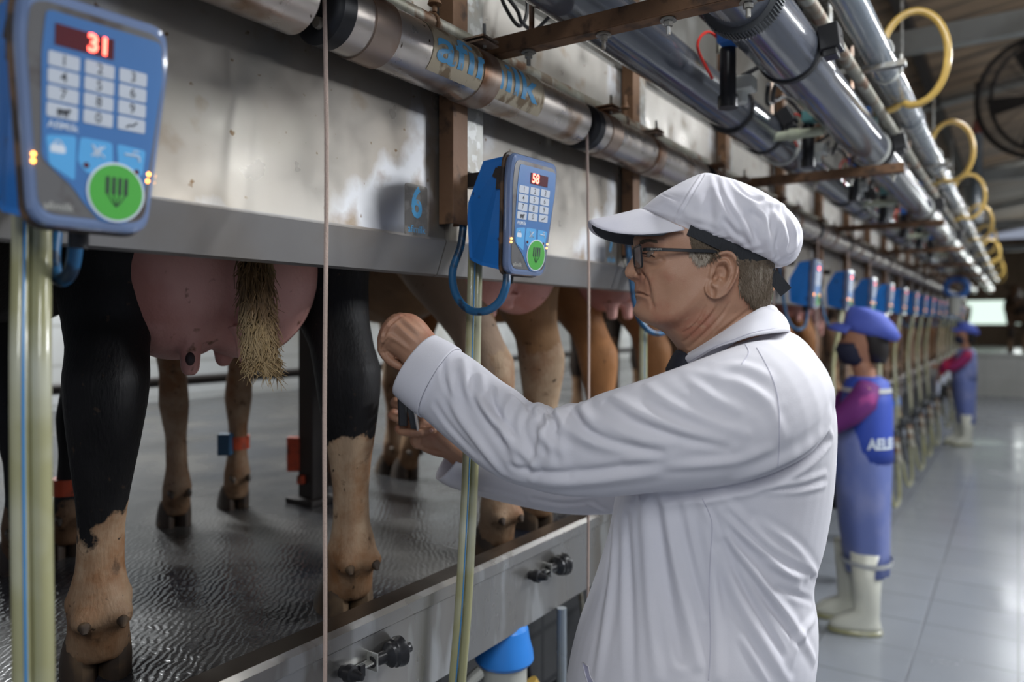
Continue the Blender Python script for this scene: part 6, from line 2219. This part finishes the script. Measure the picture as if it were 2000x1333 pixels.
# collar, folded down
up_ = cat([(1512, 603, D0), (1495, 599, D0 - 0.035), (1462, 616, D0 - 0.066), (1425, 641, D0 - 0.076), (1385, 668, D0 - 0.068), (1350, 690, D0 - 0.040), (1333, 702, D0 - 0.012)], 5)
lo_ = cat([(1542, 650, D0), (1532, 649, D0 - 0.070), (1476, 656, D0 - 0.122), (1436, 668, D0 - 0.122), (1400, 680, D0 - 0.105), (1364, 700, D0 - 0.070), (1338, 716, D0 - 0.030)], 5)
U_ = [P(*q) for q in up_]; W_ = [P(*q) for q in lo_]
U_ = [mirror(p) for p in U_[1:][::-1]] + U_; W_ = [mirror(p) for p in W_[1:][::-1]] + W_
grid = []; grid2 = []
cc = P(1430, 690, D0)
for i, r_ in enumerate(np.linspace(0, 1, 9)):
    row = []; row2 = []
    for a_, b_ in zip(U_, W_):
        p = a_.lerp(b_, r_); out = (p - cc); out = Vector((out.x, out.y, out.z * 0.3 + 0.02)).normalized()
        bul = 0.007 * math.sin(r_ * math.pi) + (0.003 if r_ < 0.1 else 0)
        row.append(p + out * (bul + 0.002) - MO); row2.append(p + out * (bul - 0.001) - MO)
    grid.append(row); grid2.append(row2)
g = G(); sheet(g, grid, grid2)
co_ = build('collar', g, M['coat'], coat_o, True)
g = G(); g.tube([p.lerp(q, 0.9) + (p - cc).normalized() * 0.004 - MO for p, q in zip(U_[30:-2], W_[30:-2])], 0.0007, 6); build('collar_stitch', g, M['seam'], co_, True)
# inner stand of the collar
g = G(); sheet(g, [[p - MO for p in U_], [p - MO - UP * 0.03 for p in U_]], [[p + (cc - p).normalized() * 0.003 - MO for p in U_], [p + (cc - p).normalized() * 0.003 - UP * 0.03 - MO for p in U_]])
build('collar_stand', g, M['coat'], coat_o, True)
g = G(); limb(g, [(1322, 684, 1345, 700, D0 - 0.005, 0.035), (1312, 700, 1345, 720, D0 - 0.005, 0.045), (1300, 725, 1345, 745, D0, 0.05)], 2, 16)
for i in range(len(g.v)): g.v[i] = tuple(Vector(g.v[i]) - MO)
build('shirt', g, M['shirt_dark'], man, True)

# trousers and boots below the frame
g = G()
for s_ in (-1, 1):
    c = P(1400, 632, D0 + s_ * 0.10); c = Vector((c.x, c.y, 0))
    f = -RT
    rs = []
    for z, r, o_ in ((0.72, 0.082, 0), (0.6, 0.08, 0.0), (0.5, 0.075, 0.0), (0.35, 0.065, 0.0)):
        rs.append([c + UP * z + f * (math.cos(t) * r + o_) + FW * math.sin(t) * r * 0.9 - MO for t in np.linspace(0, 2 * math.pi, 21)[:-1]])
    g.rings(rs)
build('trousers', g, M['trousers'], man, True)
for s_ in (-1, 1):
    c = P(1400, 632, D0 + s_ * 0.10); c = Vector((c.x, c.y, 0)); f = -RT
    g = G(); rs = []
    for z, r, o_, l in ((0.42, 0.075, 0, 0), (0.40, 0.078, 0, 0), (0.2, 0.062, 0, 0), (0.11, 0.062, 0.0, 0.01), (0.075, 0.055, 0.05, 0.07), (0.035, 0.052, 0.06, 0.085), (0.0, 0.052, 0.06, 0.09)):
        rs.append([c + UP * z + f * (math.cos(t) * (r + l) + o_) + FW * math.sin(t) * r * 0.9 - MO for t in np.linspace(0, 2 * math.pi, 25)[:-1]])
    g.rings(rs); build('boot', g, M['boot_white'], man, True)

# handset held in the right hand
t = thing('handset', 'black two-piece handset held in the lower hand', 'handset', tuple(P(800, 815, 1.69)))
o0 = P(800, 815, 1.69)
def slab(x0, y0, x1, y1, w, d, th):
    a = P(x0, y0, d) - o0; b = P(x1, y1, d) - o0; wx = RT * (w * d / 1500)
    g = G(); g.rings([[p - wx - FW * th, p + wx - FW * th, p + wx + FW * th, p - wx + FW * th] for p in (a, b)])
    return g
build('front_slab', slab(785, 770, 788, 833, 8.5, 1.664, 0.011), M['black_plastic'], t, False, 0.004, 3)
build('back_slab', slab(799, 772, 813, 846, 8.5, 1.672, 0.006), M['grey_plastic'], t, False, 0.002)
build('clip_plate', slab(810, 800, 818, 846, 1.6, 1.664, 0.008), M['bright_steel'], t, False)
# ================================================================== the two workers down the row
M['w_blue'] = mat('worker_blue', (0.075, 0.11, 0.46), 0.7, spots=[((0.10, 0.14, 0.52), 9, 0.45, 0.7, 4)])
M['w_vest'] = mat('vest_blue', (0.03, 0.07, 0.40), 0.6)
M['w_apron'] = mat('apron_blue', (0.13, 0.17, 0.40), 0.45, spots=[((0.20, 0.23, 0.44), 5, 0.45, 0.65, 4)])
M['w_purple'] = mat('purple_sleeve', (0.12, 0.014, 0.13), 0.8, spots=[((0.36, 0.05, 0.22), 8, 0.60, 0.74, 3)])
M['w_red'] = mat('red_sleeve', (0.22, 0.012, 0.09), 0.8, spots=[((0.42, 0.01, 0.05), 9, 0.5, 0.6, 3)])
M['w_skin'] = mat('worker_skin', (0.36, 0.17, 0.10), 0.5)
M['w_mask'] = mat('navy_mask', (0.012, 0.014, 0.035), 0.7)
M['w_hair'] = mat('black_hair', (0.012, 0.008, 0.007), 0.5)
M['reflective'] = mat('reflective_stripe', (0.45, 0.46, 0.46), 0.4)


def worker(D, cx, top, feet, label, facing=-1, vest=True, sleeve='w_purple', arms=(0.55, 1.45)):
    """cx, top, feet: pixel column, cap top and sole rows at distance D; built 1.6 m tall, side view, facing the row"""
    base = P(cx, 632, D); base.z = 0
    t = thing('person', label, 'person', tuple(base))
    S = 1.0
    f = (-RT * 0.93 + FW * 0.30).normalized()
    s = f.cross(UP).normalized()

    def pt(a, b, z): return f * a + s * b + UP * z

    def ell(a, b, z, ra, rb, n=24, tilt=0.0): return [pt(a + math.cos(q) * ra, b + math.sin(q) * rb, z + tilt * math.cos(q)) for q in np.linspace(0, 2 * math.pi, n + 1)[:-1]]
    # body: head, neck, torso, arms, hands and legs in one skin
    g = G()
    g.rings([ell(0.02, 0, 1.61, 0.04, 0.04), ell(0.02, 0, 1.59, 0.08, 0.065), ell(0.02, 0, 1.53, 0.10, 0.078), ell(0.02, 0, 1.47, 0.098, 0.074), ell(0.03, 0, 1.42, 0.085, 0.062), ell(0.03, 0, 1.385, 0.065, 0.05), ell(0.01, 0, 1.36, 0.055, 0.055),
             ell(0, 0, 1.30, 0.055, 0.055), ell(0, 0, 1.27, 0.09, 0.14), ell(0, 0, 1.15, 0.11, 0.17), ell(0, 0, 0.95, 0.10, 0.15), ell(0, 0, 0.8, 0.11, 0.165), ell(0, 0, 0.74, 0.09, 0.15)])
    g.sphere(pt(0.125, 0, 1.475), (0.016, 0.014, 0.02), 8, 6)
    sh = 1.25
    hands = []
    for b_ in (-1, 1):
        el = pt(0.20, b_ * 0.19, 1.05 + (0.04 if b_ > 0 else 0)); ha = pt(arms[0] - (0.05 if b_ > 0 else 0), b_ * 0.10, arms[1] - (0.12 if b_ > 0 else 0))
        g.tube([pt(0, b_ * 0.15, sh), pt(0.1, b_ * 0.185, 1.14), el, el.lerp(ha, .5), ha], [0.055, 0.048, 0.042, 0.037, 0.028], 12)
        hands.append((el, ha, b_))
        dr = (ha - el).normalized()
        g.tube([ha, ha + dr * 0.05, ha + dr * 0.09], [0.026, 0.036, 0.03], 10, sx=0.5)
        for k_ in range(4):
            o_ = s * (k_ - 1.5) * 0.016
            g.tube([ha + dr * 0.08 + o_, ha + dr * 0.12 + o_, ha + dr * 0.14 + o_ - UP * 0.02], [0.009, 0.0085, 0.007], 8)
        g.tube([ha + dr * 0.03 + s * 0.02, ha + dr * 0.06 + s * 0.045, ha + dr * 0.085 + s * 0.045], [0.011, 0.010, 0.008], 8)
        g.tube([pt(0, b_ * 0.09, 0.8), pt(0.01, b_ * 0.095, 0.45), pt(0.03 * b_ + 0.035, b_ * 0.095, 0.14)], [0.085, 0.06, 0.042], 12)
    me = fuse(g, 0.0085, 3)
    link('body', me, M['w_skin'], t, True)
    # hair
    g = G(); g.rings([ell(-0.01, 0, 1.60, 0.09, 0.078), ell(-0.03, 0, 1.52, 0.085, 0.086), ell(-0.045, 0, 1.44, 0.068, 0.078), ell(-0.055, 0, 1.38, 0.045, 0.055)]); build('hair', g, M['w_hair'], t, True)
    g = G(); g.rings([ell(0.055, 0, 1.485, 0.075, 0.068), ell(0.065, 0, 1.45, 0.082, 0.070), ell(0.055, 0, 1.40, 0.075, 0.062), ell(0.05, 0, 1.37, 0.05, 0.05)]); build('mask', g, M['w_mask'], t, True)
    g = G(); 
    for b_ in (-1, 1): g.sphere(pt(0.108, b_ * 0.03, 1.515), 0.010, 8, 6)
    build('eyes', g, M['w_hair'], t, True)
    # soft cap with brim
    g = G(); g.rings([ell(0.015, 0, 1.530, 0.103, 0.086, tilt=0.03), ell(-0.025, 0, 1.545, 0.125, 0.104, tilt=0.055), ell(-0.04, 0, 1.585, 0.128, 0.108, tilt=0.065), ell(-0.03, 0, 1.628, 0.108, 0.096, tilt=0.05), ell(-0.005, 0, 1.66, 0.08, 0.07, tilt=.02), ell(0.01, 0, 1.67, 0.02, 0.02)])
    c = build('cap', g, M['w_blue'], t, True)
    A_, B_ = [], []
    for q in np.linspace(-1.1, 1.1, 15):
        a0_ = pt(0.015 + math.cos(q) * 0.104, math.sin(q) * 0.087, 1.56 + 0.03 * math.cos(q)); a1_ = pt(0.03 + math.cos(q) * 0.155, math.sin(q) * 0.10, 1.55 + 0.02 * math.cos(q) - 0.02 * abs(q))
        A_.append([a0_, a0_.lerp(a1_, .5) + UP * .008, a1_]); B_.append([p - UP * 0.004 for p in A_[-1]])
    g = G(); sheet(g, A_, B_); build('brim', g, M['w_blue'], c, True)
    # sleeves
    for el, ha, b_ in hands:
        g = G(); g.tube([pt(0, b_ * 0.12, sh + 0.01), pt(0.03, b_ * 0.17, 1.20), pt(0.1, b_ * 0.19, 1.13), el, el.lerp(ha, .5), el.lerp(ha, .93)], [0.06, 0.072, 0.066, 0.060, 0.052, 0.045], 14)
        build('sleeve', g, M[sleeve], t, True)
    # vest / jacket
    g = G(); g.rings([ell(0, 0, 1.31, 0.075, 0.075), ell(-0.005, 0, 1.285, 0.105, 0.15), ell(-0.005, 0, 1.18, 0.125, 0.185), ell(0, 0, 1.0, 0.13, 0.18), ell(0.0, 0, 0.88, 0.135, 0.185)])
    v_ = build('vest', g, M['w_vest' if vest else 'w_apron'], t, True)
    if vest:
        g = G()
        for z in (1.245,):
            g.rings([ell(-0.005, 0, z + 0.012, 0.118, 0.172), ell(-0.005, 0, z - 0.012, 0.121, 0.178)], False)
        build('reflective_stripe', g, M['reflective'], v_, True)
        me = text_mesh('AELEI', 0.075, 0.003)
        def bend(x, y, z):
            q = math.radians(180 + 22) + x / 0.14 * 1.0
            return pt(math.cos(q) * 0.142, -math.sin(q) * 0.196, 0.965 + y)
        q0 = math.radians(0)
        def bend2(x, y, z):
            q = math.radians(243) - x / 0.165
            return pt(math.cos(q) * 0.136, math.sin(q) * 0.190, 0.98 + y)
        map_mesh(me, bend2); link('back_word', me, M['white_ink'], v_, False)
    # long apron to the shins
    g = G(); g.rings([ell(0.03, 0, 1.12, 0.112, 0.15), ell(0.025, 0, 0.95, 0.145, 0.175), ell(0.015, 0, 0.88, 0.142, 0.19), ell(0.01, 0, 0.6, 0.128, 0.175), ell(0.0, 0, 0.42, 0.115, 0.165), ell(-0.01, 0, 0.30, 0.105, 0.16), ell(-0.01, 0, 0.295, 0.09, 0.14)])
    am = g.mesh('apron')
    for v in am.vertices:
        a = math.atan2(v.co.dot(s), v.co.dot(f)); k_ = max(0, min(1, (1.0 - v.co.z) / 0.5))
        d_ = Vector((v.co.x, v.co.y, 0)); 
        if d_.length > 1e-3: v.co += d_.normalized() * 0.007 * math.sin(a * 9) * k_
    ap = link('apron', am, M['w_apron'], t, True)
    if vest:
        g = G(); g.rings([ell(-0.005, 0, 0.375, 0.126, 0.177), ell(-0.006, 0, 0.35, 0.122, 0.173)], False); build('reflective_stripe', g, M['reflective'], ap, True)
    for b_ in (-1, 1):
        g = G(); a_ = 0.03 * b_ + 0.035
        g.rings([ell(a_, b_ * 0.095, 0.42, 0.080, 0.078), ell(a_, b_ * 0.095, 0.2, 0.064, 0.058), ell(a_, b_ * 0.095, 0.12, 0.062, 0.052), ell(a_ + 0.04, b_ * 0.095, 0.085, 0.10, 0.052), ell(a_ + 0.055, b_ * 0.095, 0.05, 0.122, 0.05),
                 ell(a_ + 0.055, b_ * 0.095, 0.022, 0.127, 0.052)])
        bt = build('boot', g, M['boot_white'], t, True)
        g = G(); g.rings([ell(a_ + 0.055, b_ * 0.095, 0.024, 0.131, 0.056), ell(a_ + 0.055, b_ * 0.095, 0.0, 0.131, 0.056)]); build('sole', g, M['milk_hose'], bt, True)
    return t


w1 = worker(3.84, 1690, 600, 1230, 'worker in purple sleeves, royal blue vest and long apron, nearer the man in white', arms=(0.42, 1.33))
w2 = worker(9.6, 1886, 635, 872, 'farther small worker in red and purple sleeves and blue apron', vest=False, sleeve='w_red', arms=(0.34, 1.06))
w2.scale = (0.92, 0.92, 0.92)
w1.scale = (0.958, 0.958, 0.958)
